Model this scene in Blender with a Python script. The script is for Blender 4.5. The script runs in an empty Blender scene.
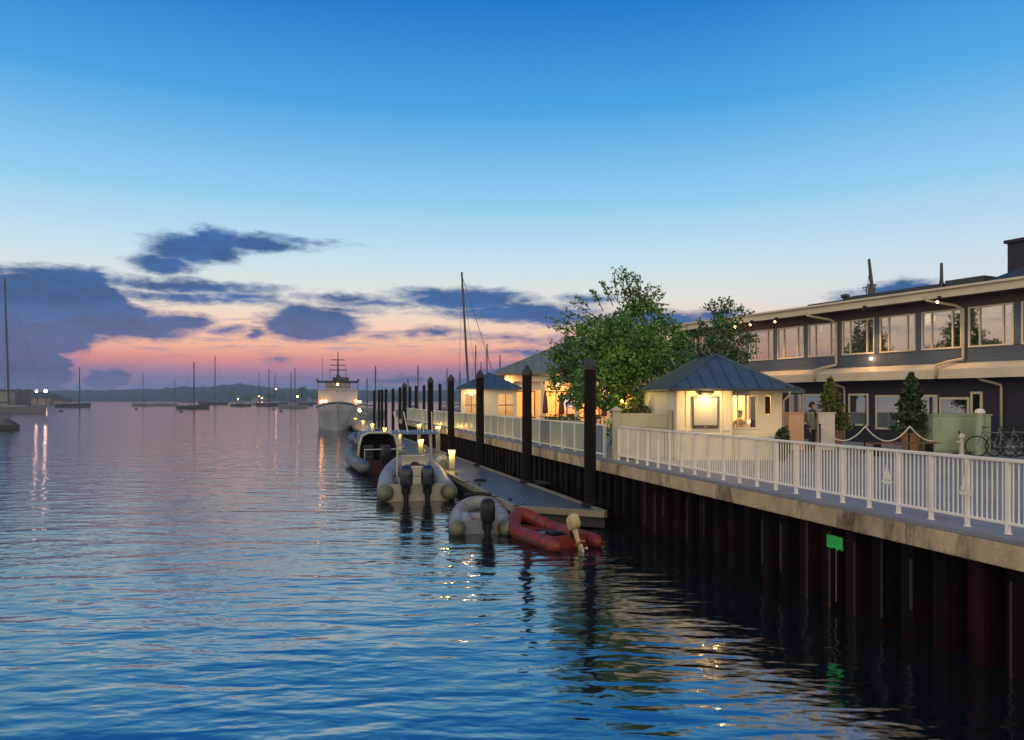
import bpy, bmesh, math, random
from mathutils import Vector, Matrix
R = math.radians
rnd = random.Random(7)
S = bpy.context.scene
COL = S.collection
F, HZ, CX, H = 750.0, 399.0, 512.0, 3.85      # lens in pixels, horizon row, centre column, eye height above the water
DECK = 1.95
UNIT_SCALE = 1.0                                    # metres per unit of the table being read (the waterside is enlarged about the ground under the camera)
PA = math.atan(0.2853)                        # bearing of the pier
BA = math.atan(0.496)                         # bearing of the long building

def at(px, py, Y): return ((px - CX) * Y / F, Y, H - (py - HZ) * Y / F)
def gx(px, Y): return (px - CX) * Y / F
def gz(py, Y): return H - (py - HZ) * Y / F
def pw(c, Y): return (c - 0.2853 * Y, Y)

# ------------------------------------------------------------------ materials
def lin(r, g, b):
    f = lambda c: (c / 255 / 12.92) if c / 255 <= 0.04045 else ((c / 255 + 0.055) / 1.055) ** 2.4
    return (f(r), f(g), f(b))

class NT:
    def __init__(s, nt): s.nt = nt
    def n(s, t, **kw):
        o = s.nt.nodes.new(t)
        for k, v in kw.items(): setattr(o, k, v)
        return o
    def l(s, a, b): s.nt.links.new(a, b)
    def put(s, sock, v):
        if hasattr(v, 'is_output'): s.l(v, sock)
        else: sock.default_value = v
    def m(s, op, a, b=0.0, c=None, clamp=False):
        o = s.n('ShaderNodeMath', operation=op); o.use_clamp = clamp
        s.put(o.inputs[0], a); s.put(o.inputs[1], b)
        if c is not None: s.put(o.inputs[2], c)
        return o.outputs[0]
    def vm(s, op, a, b=None):
        o = s.n('ShaderNodeVectorMath', operation=op)
        s.put(o.inputs[0], a)
        if b is not None: s.put(o.inputs[1], b)
        return o.outputs['Value'] if op in ('LENGTH', 'DOT_PRODUCT') else o.outputs[0]
    def mixc(s, fac, a, b, blend='MIX'):
        o = s.n('ShaderNodeMix', data_type='RGBA', blend_type=blend)
        s.put(o.inputs[0], fac); s.put(o.inputs[6], a); s.put(o.inputs[7], b)
        return o.outputs[2]
    def ramp(s, fac, stops, interp='LINEAR'):
        o = s.n('ShaderNodeValToRGB'); cr = o.color_ramp; cr.interpolation = interp
        while len(cr.elements) < len(stops): cr.elements.new(0.5)
        for e, (p, c) in zip(cr.elements, stops): e.position = p; e.color = (*c, 1)
        s.put(o.inputs[0], fac)
        return o.outputs[0]
    def maprange(s, v, a, b, c, d, smooth=True):
        o = s.n('ShaderNodeMapRange', interpolation_type='SMOOTHSTEP' if smooth else 'LINEAR')
        s.put(o.inputs[0], v)
        for i, x in enumerate((a, b, c, d)): o.inputs[i + 1].default_value = x
        return o.outputs[0]
    def noise(s, vec, scale, detail=4, rough=0.55, dist=0.0):
        o = s.n('ShaderNodeTexNoise')
        if vec is not None: s.l(vec, o.inputs['Vector'])
        o.inputs['Scale'].default_value = scale; o.inputs['Detail'].default_value = detail
        o.inputs['Roughness'].default_value = rough; o.inputs['Distortion'].default_value = dist
        return o.outputs

def c4(c): return (c[0], c[1], c[2], 1.0)

def mat(name, col, rough=0.6, var=0.25, scale=3.0, bump=0.0, metal=0.0, spec=0.5, stretch=(1, 1, 1), fine=0.0, island=0.0, dirt=None, dirt_amt=0.0, bscale=None, coat=0.0):
    m = bpy.data.materials.new(name); m.use_nodes = True
    t = NT(m.node_tree); b = m.node_tree.nodes['Principled BSDF']
    tc = t.n('ShaderNodeTexCoord'); mp = t.n('ShaderNodeMapping'); t.l(tc.outputs['Object'], mp.inputs[0]); mp.inputs['Scale'].default_value = stretch
    nz = t.noise(mp.outputs[0], scale, 6, 0.62)
    k = t.maprange(nz['Fac'], 0.25, 0.75, 1 - var, 1 + var, False)
    sc = t.n('ShaderNodeVectorMath', operation='SCALE'); sc.inputs[0].default_value = col; t.l(k, sc.inputs['Scale'])
    c = sc.outputs[0]
    if fine:
        f2 = t.noise(tc.outputs['Object'], scale * 14, 3, 0.6)
        k2 = t.maprange(f2['Fac'], 0.3, 0.7, 1 - fine, 1 + fine, False)
        s2 = t.n('ShaderNodeVectorMath', operation='SCALE'); t.l(c, s2.inputs[0]); t.l(k2, s2.inputs['Scale']); c = s2.outputs[0]
    if dirt is not None:
        d = t.noise(mp.outputs[0], scale * 0.7, 8, 0.68, 0.6)
        fac = t.maprange(d['Fac'], 0.48, 0.68, 0, dirt_amt)
        c = t.mixc(fac, c, c4(dirt))
    if island:
        g = t.n('ShaderNodeNewGeometry')
        k3 = t.maprange(g.outputs['Random Per Island'], 0, 1, 1 - island, 1 + island, False)
        s3 = t.n('ShaderNodeVectorMath', operation='SCALE'); t.l(c, s3.inputs[0]); t.l(k3, s3.inputs['Scale']); c = s3.outputs[0]
    t.l(c, b.inputs['Base Color'])
    rr = t.maprange(nz['Fac'], 0.3, 0.7, max(0.02, rough - 0.08), min(1, rough + 0.08), False); t.l(rr, b.inputs['Roughness'])
    b.inputs['Metallic'].default_value = metal; b.inputs['Specular IOR Level'].default_value = spec
    b.inputs['Coat Weight'].default_value = coat
    if bump:
        bn = t.noise(tc.outputs['Object'], bscale or scale * 6, 5, 0.6)
        bp = t.n('ShaderNodeBump'); bp.inputs['Strength'].default_value = bump; bp.inputs['Distance'].default_value = 0.03
        t.l(bn['Fac'], bp.inputs['Height']); t.l(bp.outputs[0], b.inputs['Normal'])
    return m

def emis(name, col, strength):
    m = bpy.data.materials.new(name); m.use_nodes = True
    b = m.node_tree.nodes['Principled BSDF']
    b.inputs['Base Color'].default_value = c4(col); b.inputs['Emission Color'].default_value = c4(col); b.inputs['Emission Strength'].default_value = strength
    return m

WARM = (1.0, 0.55, 0.2); AMBER = (1.0, 0.62, 0.1); ORANGE = (1.0, 0.38, 0.08)
M = dict(
    concrete=mat('concrete', (0.42, 0.34, 0.23), 0.85, 0.5, 1.9, 0.5, fine=0.15, stretch=(1, 1, 0.35), dirt=(0.11, 0.085, 0.055), dirt_amt=1.0),
    deck=mat('deck_concrete', (0.19, 0.21, 0.25), 0.7, 0.2, 0.8, 0.3, fine=0.1, dirt=(0.12, 0.12, 0.13), dirt_amt=0.5),
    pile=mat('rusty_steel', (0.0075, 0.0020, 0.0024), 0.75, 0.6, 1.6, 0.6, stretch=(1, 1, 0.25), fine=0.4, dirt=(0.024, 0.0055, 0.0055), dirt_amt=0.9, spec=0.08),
    white=mat('white_paint', (0.80, 0.77, 0.71), 0.45, 0.06, 2.0, 0.05, dirt=(0.50, 0.42, 0.32), dirt_amt=0.3),
    panel=mat('white_panel', (0.33, 0.37, 0.32), 0.35, 0.15, 1.0, 0.05),
    panel_dark=mat('grey_blue_panel', (0.14, 0.17, 0.22), 0.4, 0.12, 1.0),
    cream=mat('cream_paint', (0.72, 0.66, 0.50), 0.55, 0.08, 1.5, 0.08),
    greywall=mat('pale_clapboard', (0.62, 0.58, 0.53), 0.6, 0.08, 1.5, 0.08),
    roof_blue=mat('blue_metal_roof', (0.06, 0.105, 0.15), 0.42, 0.18, 1.2, 0.05, metal=0.35, dirt=(0.04, 0.07, 0.10), dirt_amt=0.5),
    roof_grey=mat('grey_green_roof', (0.13, 0.16, 0.15), 0.5, 0.2, 1.0, 0.05),
    roof_dark=mat('dark_roof', (0.03, 0.04, 0.055), 0.6, 0.3, 1.5, 0.3),
    timber=mat('dark_piling_timber', (0.013, 0.009, 0.009), 0.85, 0.5, 2.0, 0.7, stretch=(1, 1, 0.15), fine=0.3, spec=0.12),
    cap=mat('piling_cap', (0.018, 0.018, 0.022), 0.5, 0.2),
    dock=mat('dock_boards', (0.06, 0.078, 0.11), 0.45, 0.3, 1.5, 0.2, stretch=(0.3, 4, 1), fine=0.15, dirt=(0.05, 0.06, 0.07), dirt_amt=0.6),
    dock_edge=mat('dock_edge_timber', (0.22, 0.20, 0.15), 0.6, 0.25, 2.0, 0.2),
    dock_dark=mat('dock_float', (0.03, 0.03, 0.03), 0.8, 0.3),
    siding=mat('slate_siding', (0.075, 0.10, 0.15), 0.7, 0.25, 1.0, 0.2, stretch=(0.4, 0.4, 3)),
    lowwall=mat('navy_shingle', (0.028, 0.022, 0.048), 0.8, 0.35, 2.0, 0.3, fine=0.25),
    trim=mat('beige_trim', (0.60, 0.54, 0.43), 0.5, 0.12, 1.2, 0.05),
    soffit=mat('soffit_boards', (0.09, 0.06, 0.055), 0.7, 0.2, 2.0),
    pipe=mat('beige_pipe', (0.50, 0.43, 0.32), 0.4, 0.1),
    curtain=mat('pale_blind', (0.68, 0.64, 0.62), 0.8, 0.1, 2.0, stretch=(6, 6, 0.3)),
    greenbox=mat('green_enamel', (0.33, 0.40, 0.29), 0.45, 0.2, 1.0, 0.05, dirt=(0.12, 0.15, 0.10), dirt_amt=0.5),
    black=mat('black_plastic', (0.008, 0.008, 0.010), 0.5, 0.2, spec=0.3),
    blackm=mat('black_metal', (0.015, 0.015, 0.017), 0.4, 0.2, metal=0.5),
    navy=mat('navy_gelcoat', (0.006, 0.016, 0.04), 0.35, 0.15),
    canvas_blue=mat('blue_canvas', (0.09, 0.15, 0.24), 0.8, 0.15, 3.0, 0.2),
    hypalon=mat('grey_inflatable_rubber', (0.21, 0.215, 0.25), 0.5, 0.14, 2.5, 0.1, dirt=(0.20, 0.20, 0.15), dirt_amt=0.5),
    hypalon_dark=mat('slate_inflatable_rubber', (0.07, 0.09, 0.13), 0.5, 0.14, 2.5, 0.1),
    hypalon_red=mat('red_inflatable_rubber', (0.17, 0.014, 0.012), 0.55, 0.3, 2.5, 0.15, dirt=(0.15, 0.04, 0.03), dirt_amt=0.5),
    red_in=mat('red_boat_lining', (0.20, 0.022, 0.010), 0.7, 0.25, 3.0, 0.1),
    cone=mat('weathered_tube_end', (0.12, 0.13, 0.085), 0.6, 0.3, 3.0, 0.1),
    gel=mat('white_gelcoat', (0.38, 0.38, 0.34), 0.3, 0.08, 1.5, coat=0.3),
    creamcowl=mat('cream_cover', (0.45, 0.38, 0.20), 0.6, 0.2, 4.0, 0.3),
    maroon=mat('dark_cabin_lining', (0.035, 0.010, 0.014), 0.8, 0.3),
    alu=mat('brushed_aluminium', (0.5, 0.5, 0.5), 0.35, 0.1, metal=0.8),
    mastm=mat('dark_mast', (0.045, 0.04, 0.045), 0.5, 0.2),
    hullw=mat('weathered_white_hull', (0.55, 0.56, 0.58), 0.4, 0.1, 0.6, dirt=(0.38, 0.38, 0.38), dirt_amt=0.5),
    hulld=mat('dark_hull', (0.025, 0.035, 0.055), 0.4, 0.2, 0.6),
    hullg=mat('grey_hull', (0.12, 0.14, 0.18), 0.4, 0.2, 0.6),
    bark=mat('bark', (0.06, 0.042, 0.03), 0.9, 0.3, 4.0, 0.6, stretch=(1, 1, 0.3)),
    leaf=mat('maple_leaves', (0.085, 0.20, 0.040), 0.55, 0.5, 0.6, island=0.55),
    leaf2=mat('dark_leaves', (0.055, 0.13, 0.038), 0.55, 0.5, 0.7, island=0.55),
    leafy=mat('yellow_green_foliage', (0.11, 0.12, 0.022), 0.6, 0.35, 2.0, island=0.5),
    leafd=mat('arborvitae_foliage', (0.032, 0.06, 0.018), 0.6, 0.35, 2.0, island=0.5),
    terra=mat('terracotta', (0.32, 0.17, 0.09), 0.8, 0.2, 3.0, 0.2),
    rope=mat('white_rope', (0.66, 0.63, 0.55), 0.8, 0.1, 20, 0.4),
    hill=mat('far_woods', (0.022, 0.026, 0.038), 0.95, 0.35, 0.02, fine=0.3),
    shore=mat('near_shore_ground', (0.04, 0.04, 0.04), 0.9, 0.3, 0.05),
    hair=mat('dark_hair', (0.02, 0.013, 0.009), 0.6, 0.2), skin=mat('skin', (0.42, 0.24, 0.16), 0.5, 0.06),
    screenp=mat('olive_cream_paint', (0.42, 0.41, 0.29), 0.55, 0.1, 1.5, 0.08), ship=mat('greyed_white_hull', (0.30, 0.32, 0.38), 0.4, 0.15, 0.5, dirt=(0.17, 0.18, 0.20), dirt_amt=0.5),
    jacket=mat('grey_green_jacket', (0.16, 0.165, 0.12), 0.85, 0.2, 6, 0.3), collar=mat('dark_scarf', (0.02, 0.025, 0.05), 0.8, 0.2), trousers=mat('dark_trousers', (0.03, 0.03, 0.035), 0.85, 0.2),
    shirt=mat('white_shirt', (0.7, 0.68, 0.62), 0.8, 0.06), umb=mat('closed_umbrella_cloth', (0.16, 0.05, 0.03), 0.8, 0.2, 3), wood=mat('brown_wood', (0.15, 0.075, 0.04), 0.55, 0.25, 3, 0.2),
    greensign=mat('green_paint', (0.02, 0.50, 0.10), 0.6, 0.3, 4.0, 0.2, dirt=(0.02, 0.22, 0.06), dirt_amt=0.7), poster=mat('poster_print', (0.36, 0.37, 0.36), 0.15, 0.15, 2.0, coat=0.6),
    frame_dark=mat('dark_frame', (0.05, 0.045, 0.04), 0.4, 0.2), stone=mat('far_house_walls', (0.18, 0.17, 0.16), 0.9, 0.2),
    weed=mat('waterline_stain', (0.10, 0.11, 0.04), 0.8, 0.4),
    peach=mat('peach_lit_board', (0.60, 0.36, 0.22), 0.6, 0.1, 2.0, 0.05),  # white board with warm lamplight put into its colour
    orange_lamp=emis('orange_lamp_glow', ORANGE, 40), warm_lamp=emis('warm_lamp_glow', WARM, 28), amber_lamp=emis('amber_lamp_glow', AMBER, 9), pink_lamp=emis('pinkish_floodlight_glow', (1.0, 0.55, 0.42), 40), white_lamp=emis('cool_lamp_glow', (1.0, 0.9, 0.7), 10),
    screen=emis('blue_screen_glow', (0.35, 0.45, 0.8), 0.5), lit_wall=emis('lit_room', (1.0, 0.42, 0.12), 0.7),
    patch_blue=mat('pale_blue_rag', (0.15, 0.35, 0.45), 0.7, 0.2), drip=mat('mineral_streaks', (0.026, 0.011, 0.010), 0.8, 0.6, 3.0, stretch=(1, 1, 0.3)), streakw=mat('white_streak', (0.10, 0.085, 0.085), 0.8, 0.5, 3.0, stretch=(1, 1, 0.3)),
)

def glass_mat(name, tint, fac, rough=0.02):
    m = bpy.data.materials.new(name); m.use_nodes = True; t = NT(m.node_tree); m.node_tree.nodes.remove(m.node_tree.nodes['Principled BSDF'])
    out = [n for n in m.node_tree.nodes if n.type == 'OUTPUT_MATERIAL'][0]
    g = t.n('ShaderNodeBsdfGlossy'); g.inputs['Roughness'].default_value = rough
    nz = t.noise(None, 0.8, 2); bp = t.n('ShaderNodeBump'); bp.inputs['Strength'].default_value = 0.03; t.l(nz['Fac'], bp.inputs['Height']); t.l(bp.outputs[0], g.inputs['Normal'])
    tr = t.n('ShaderNodeBsdfTransparent'); tr.inputs[0].default_value = c4(tint)
    mx = t.n('ShaderNodeMixShader'); mx.inputs[0].default_value = fac; t.l(tr.outputs[0], mx.inputs[1]); t.l(g.outputs[0], mx.inputs[2]); t.l(mx.outputs[0], out.inputs[0])
    return m
M['glass'] = glass_mat('window_glass', (0.85, 0.88, 0.88), 0.42)
M['glass_clear'] = glass_mat('clear_glass', (0.92, 0.92, 0.9), 0.10)

# ------------------------------------------------------------------ mesh helpers
class MB:
    def __init__(s): s.v = []; s.f = []
    def add(s, vs, fs):
        o = len(s.v); s.v += [tuple(v) for v in vs]; s.f += [tuple(i + o for i in f) for f in fs]; return s
    def box(s, x0, x1, y0, y1, z0, z1, X=None):
        vs = [Vector(p) for p in ((x0, y0, z0), (x1, y0, z0), (x1, y1, z0), (x0, y1, z0), (x0, y0, z1), (x1, y0, z1), (x1, y1, z1), (x0, y1, z1))]
        if X is not None: vs = [X @ v for v in vs]
        return s.add(vs, [(0, 3, 2, 1), (4, 5, 6, 7), (0, 1, 5, 4), (1, 2, 6, 5), (2, 3, 7, 6), (3, 0, 4, 7)])
    def bar(s, a, b, w, h=None):
        a, b = Vector(a), Vector(b); d = b - a; h = h or w
        q = d.to_track_quat('Y', 'Z').to_matrix().to_4x4(); q.translation = a
        return s.box(-w / 2, w / 2, 0, d.length, -h / 2, h / 2, q)
    def loft(s, rings, cap0=True, cap1=True, closed=True):
        n = len(rings[0]); vs = [p for r in rings for p in r]; fs = []
        for i in range(len(rings) - 1):
            for j in range(n if closed else n - 1):
                k = (j + 1) % n; fs.append((i * n + j, i * n + k, (i + 1) * n + k, (i + 1) * n + j))
        if cap0: fs.append(tuple(range(n))[::-1])
        if cap1: fs.append(tuple((len(rings) - 1) * n + j for j in range(n)))
        return s.add(vs, fs)
    def tube(s, pts, r, n=8, cap=True):
        pts = [Vector(p) for p in pts]; m = len(pts)
        rs = r if isinstance(r, (list, tuple)) else [r] * m
        t0 = (pts[1] - pts[0]).normalized(); up = Vector((0, 0, 1)) if abs(t0.z) < 0.9 else Vector((1, 0, 0))
        u = t0.cross(up).normalized(); rings = []
        for i, p in enumerate(pts):
            t = ((pts[min(i + 1, m - 1)] - pts[max(i - 1, 0)])).normalized()
            u = (u - t * u.dot(t)).normalized(); w = t.cross(u)
            rings.append([p + (u * math.cos(a) + w * math.sin(a)) * rs[i] for a in [2 * math.pi * k / n for k in range(n)]])
        return s.loft(rings, cap, cap)
    def lathe(s, prof, c=(0, 0, 0), n=16, sx=1.0, sy=1.0):
        rings = [[(c[0] + r * sx * math.cos(2 * math.pi * k / n), c[1] + r * sy * math.sin(2 * math.pi * k / n), c[2] + z) for k in range(n)] for r, z in prof]
        return s.loft(rings)
    def ball(s, c, r, n=10, sz=1.0):
        return s.lathe([(max(0.002, math.sin(math.pi * k / n)) * r, -math.cos(math.pi * k / n) * r * sz) for k in range(n + 1)], c, n * 2)
    def prism(s, pts, z0, z1):
        return s.loft([[(x, y, z0) for x, y in pts], [(x, y, z1) for x, y in pts]])
    def build(s, name, m, parent=None, smooth=False, bevel=0.0, normals=True):
        if parent is None and UNIT_SCALE != 1.0: s.v = [tuple(c_ * UNIT_SCALE for c_ in v) for v in s.v]
        me = bpy.data.meshes.new(name); me.from_pydata(s.v, [], s.f)
        if normals:
            bm = bmesh.new(); bm.from_mesh(me); bmesh.ops.recalc_face_normals(bm, faces=bm.faces); bm.to_mesh(me); bm.free()
        me.materials.append(m)
        if smooth: me.polygons.foreach_set('use_smooth', [True] * len(me.polygons))
        o = bpy.data.objects.new(name, me); COL.objects.link(o)
        if parent is not None: o.parent = parent
        if bevel:
            b = o.modifiers.new('bevel', 'BEVEL'); b.width = bevel; b.segments = 2; b.limit_method = 'ANGLE'
        if smooth and not bevel: pass
        return o

def tag(o, label=None, cat=None, group=None, kind=None):
    for k, v in (('label', label), ('category', cat), ('group', group), ('kind', kind)):
        if v: o[k] = v
    return o
def thing(name, label, cat, loc=(0, 0, 0), rz=0.0, group=None):
    o = bpy.data.objects.new(name, None); o.empty_display_size = 0.3; COL.objects.link(o)
    o.location = Vector(loc) * UNIT_SCALE; o.rotation_euler = (0, 0, rz); o.scale = (UNIT_SCALE,) * 3
    return tag(o, label, cat, group)
def dup(root, loc=None, rz=None, label=None, scale=None):
    r = root.copy(); COL.objects.link(r)
    if loc is not None: r.location = Vector(loc) * UNIT_SCALE
    if rz is not None: r.rotation_euler = (0, 0, rz)
    if scale: r.scale = scale if isinstance(scale, tuple) else (scale,) * 3
    if label: r['label'] = label
    for ch in list(root.children):
        c = ch.copy(); COL.objects.link(c); c.parent = r
        for g in list(ch.children):
            d = g.copy(); COL.objects.link(d); d.parent = c
    return r
def light(name, loc, power, col=WARM, size=0.06, spot=None, aim=None):
    d = bpy.data.lights.new(name, 'SPOT' if spot else 'POINT'); d.energy = power; d.color = col; d.shadow_soft_size = size
    if spot: d.spot_size = R(spot); d.spot_blend = 0.7
    o = bpy.data.objects.new(name, d); COL.objects.link(o); o.location = loc
    if aim is not None: o.rotation_euler = (Vector(aim) - Vector(loc)).to_track_quat('-Z', 'Y').to_euler()
    return o
def local(root, p):
    return Matrix.Translation(root.location) @ root.rotation_euler.to_matrix().to_4x4() @ (Vector(p) * root.scale[0])

# ------------------------------------------------------------------ camera, sun, sky
cam = bpy.data.cameras.new('camera'); co = bpy.data.objects.new('camera', cam); COL.objects.link(co); S.camera = co
co.location = (0, 0, H); co.rotation_euler = (R(90), 0, 0)
cam.sensor_width = 36; cam.lens = 36 * F / 1024; cam.shift_y = (HZ - 370) / 1024; cam.clip_end = 9000; cam.clip_start = 0.1
S.view_settings.view_transform = 'Standard'; S.view_settings.look = 'None'; S.view_settings.exposure = 0; S.view_settings.gamma = 1; S.view_settings.use_curve_mapping = False
S.cycles.use_denoising = True; S.cycles.max_bounces = 6; S.cycles.transparent_max_bounces = 8; S.cycles.sample_clamp_indirect = 6; S.cycles.caustics_reflective = False; S.cycles.caustics_refractive = False

SUN_AZ = -19.0
sl = bpy.data.lights.new('sun', 'SUN'); sl.energy = 0.03; sl.angle = R(30); sl.color = (1, 0.62, 0.42)
so = bpy.data.objects.new('sun', sl); COL.objects.link(so)
so.rotation_euler = Vector((-math.sin(R(SUN_AZ)), -math.cos(R(SUN_AZ)), -math.tan(R(3)))).to_track_quat('-Z', 'Y').to_euler()

W = bpy.data.worlds.new('World'); S.world = W; W.use_nodes = True
t = NT(W.node_tree); bg = W.node_tree.nodes['Background']
tc = t.n('ShaderNodeTexCoord'); D = tc.outputs['Generated']
sx = t.n('ShaderNodeSeparateXYZ'); t.l(D, sx.inputs[0]); X_, Y_, Z_ = sx.outputs
DEG = 57.29578
el = t.m('MULTIPLY', t.m('ARCSINE', Z_), DEG)
az = t.m('MULTIPLY', t.m('ARCTAN2', X_, Y_), DEG)
def E(py): return (math.degrees(math.atan((HZ - py) / F)) + 10) / 100      # ramp runs from -10 to 90 degrees
e01 = t.m('MULTIPLY_ADD', el, 0.01, 0.10, clamp=True)
west = t.ramp(e01, [(0.0, lin(60, 84, 132)), (E(401), lin(72, 104, 158)), (E(386), lin(90, 112, 162)), (E(374), lin(142, 122, 160)), (E(362), lin(224, 140, 142)), (E(348), lin(249, 184, 154)), (E(326), lin(251, 216, 190)), (E(300), lin(230, 230, 224)),
                    (E(262), lin(200, 228, 241)), (E(205), lin(146, 207, 242)), (E(110), lin(74, 164, 228)), (E(0), lin(28, 120, 203)), (0.60, lin(12, 82, 168)), (1.0, lin(20, 66, 140))])
side = t.ramp(e01, [(0.0, lin(60, 84, 132)), (E(401), lin(120, 128, 160)), (E(370), lin(196, 180, 182)), (E(330), lin(228, 214, 206)), (E(290), lin(216, 226, 234)),
                    (E(262), lin(200, 224, 240)), (E(205), lin(150, 207, 242)), (E(110), lin(84, 170, 230)), (E(0), lin(40, 130, 210)), (0.60, lin(14, 82, 170)), (1.0, lin(20, 66, 140))])
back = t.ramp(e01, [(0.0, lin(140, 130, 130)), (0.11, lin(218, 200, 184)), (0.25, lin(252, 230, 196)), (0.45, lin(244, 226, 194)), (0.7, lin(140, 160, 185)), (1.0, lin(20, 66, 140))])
back = t.vm('MULTIPLY', back, (1.6, 1.55, 1.5))  # unseen sky behind the camera, raised to light the foreground
fw = t.maprange(az, 12.0, 30.0, 0.0, 1.0)
c = t.mixc(fw, west, side)
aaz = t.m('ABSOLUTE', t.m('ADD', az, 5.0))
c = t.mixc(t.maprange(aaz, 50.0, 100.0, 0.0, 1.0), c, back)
# clouds as soft ellipses in azimuth and elevation, their rims broken by noise
wv = t.n('ShaderNodeMapping'); t.l(D, wv.inputs[0]); wv.inputs['Scale'].default_value = (1, 1, 2.9)
n1 = t.noise(wv.outputs[0], 22, 6, 0.62)
n2 = t.noise(wv.outputs[0], 60, 4, 0.6)
warp = t.vm('MULTIPLY', t.vm('SUBTRACT', n1['Color'], (0.5, 0.5, 0.5)), (2.7, 1.05, 0))
cv = t.n('ShaderNodeCombineXYZ'); t.l(az, cv.inputs[0]); t.l(el, cv.inputs[1])
P2 = t.vm('ADD', cv.outputs[0], warp)
BL = [(10, 318, 105, 46), (60, 300, 66, 28), (0, 368, 78, 40), (92, 308, 42, 24), (105, 322, 60, 17), (148, 327, 48, 12), (184, 323, 26, 9), (106, 380, 26, 13), (20, 330, 80, 30), (96, 282, 16, 13),
      (196, 249, 50, 14), (164, 263, 32, 10), (250, 243, 50, 7), (214, 239, 26, 11), (290, 241, 24, 2),
      (185, 286, 82, 6), (190, 298, 85, 4), (60, 276, 62, 8), (245, 297, 30, 4),
      (312, 325, 52, 16), (296, 316, 24, 12), (336, 326, 28, 8), (226, 329, 15, 4), (254, 333, 9, 6),
      (466, 299, 60, 10), (520, 313, 72, 9), (436, 294, 34, 5), (556, 319, 44, 6), (590, 300, 24, 4), (650, 322, 64, 10), (715, 316, 26, 6),
      (437, 331, 17, 4), (413, 334, 7, 3), (383, 337, 9, 2.5), (343, 298, 32, 3.5), (372, 303, 40, 4), (340, 311, 30, 3), (512, 338, 32, 2.2), (550, 341, 15, 1.8), (530, 352, 40, 3), (277, 360, 8, 3),
      (572, 374, 110, 12), (480, 386, 64, 9), (650, 362, 70, 13), (400, 380, 40, 5),
      (888, 291, 22, 7), (905, 287, 16, 7), (925, 287, 16, 6), (868, 297, 26, 4)]
dmin = None
for (px, py, rx, ry) in BL:
    a0 = math.degrees(math.atan((px - CX) / F)); cs = math.cos(math.radians(a0)); e0 = math.degrees(math.atan((HZ - py) * cs / F))
    ka = math.degrees(1 / F) * cs * cs; ke = math.degrees(1 / F) * cs
    q = t.vm('MULTIPLY', t.vm('SUBTRACT', P2, (a0, e0, 0)), (1 / (rx * ka), 1 / (ry * ke), 0))
    d = t.m('MULTIPLY_ADD', t.vm('LENGTH', q), ry * ke, -ry * ke)
    dmin = d if dmin is None else t.m('MINIMUM', dmin, d)
dens = t.m('ADD', dmin, t.m('MULTIPLY', t.m('SUBTRACT', n2['Fac'], 0.5), 0.6))
cloud = t.maprange(dens, 0.36, -0.28, 0.0, 0.96)
wm = t.n('ShaderNodeMapping'); t.l(D, wm.inputs[0]); wm.inputs['Scale'].default_value = (1, 1, 9.0)
wn_ = t.noise(wm.outputs[0], 13, 7, 0.62, 0.3)
wisp = t.m('MULTIPLY', t.maprange(wn_['Fac'], 0.50, 0.70, 0.0, 0.55), t.m('MULTIPLY', t.maprange(el, 2.0, 4.0, 0.0, 1.0), t.maprange(el, 8.5, 6.0, 0.0, 1.0)))
c = t.mixc(t.m('MULTIPLY', wisp, t.maprange(az, 14.0, 2.0, 0.0, 1.0)), c, c4(lin(104, 132, 176)))
ccol = t.ramp(e01, [(0.0, lin(56, 80, 132)), (E(392), lin(64, 88, 142)), (E(370), lin(46, 86, 142)), (E(345), lin(38, 90, 148)), (E(315), lin(30, 90, 152)), (E(270), lin(32, 88, 148)), (E(235), lin(32, 90, 154)), (1.0, lin(30, 80, 150))])
n3 = t.noise(wv.outputs[0], 9, 6, 0.65)
shade = t.m('MULTIPLY', t.maprange(n1['Fac'], 0.3, 0.7, 0.84, 1.18, False), t.maprange(n3['Fac'], 0.3, 0.7, 0.78, 1.26, False))
vs_ = t.n('ShaderNodeVectorMath', operation='SCALE'); t.l(ccol, vs_.inputs[0]); t.l(shade, vs_.inputs['Scale'])
deep = t.maprange(az, -36.0, -24.0, 0.86, 1.0)          # the western bank is thicker and darker
vs2 = t.n('ShaderNodeVectorMath', operation='SCALE'); t.l(vs_.outputs[0], vs2.inputs[0]); t.l(deep, vs2.inputs['Scale'])
rim = t.m('MULTIPLY', t.m('MULTIPLY', cloud, t.m('SUBTRACT', 1.0, cloud)), t.maprange(el, 7.0, 4.0, 0.0, 1.6), clamp=True)
c = t.mixc(cloud, c, t.mixc(rim, vs2.outputs[0], c4(lin(214, 160, 164))))
sky = t.n('ShaderNodeTexSky', sky_type='NISHITA'); sky.sun_disc = False; sky.sun_elevation = R(0.5); sky.sun_rotation = R(SUN_AZ)
c = t.mixc(1.0, c, t.vm('MULTIPLY', sky.outputs[0], (0.004, 0.004, 0.004)), 'ADD')
t.l(c, bg.inputs['Color']); bg.inputs['Strength'].default_value = 1.0
W.cycles.sampling_method = 'MANUAL'; W.cycles.sample_map_resolution = 1024

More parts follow.
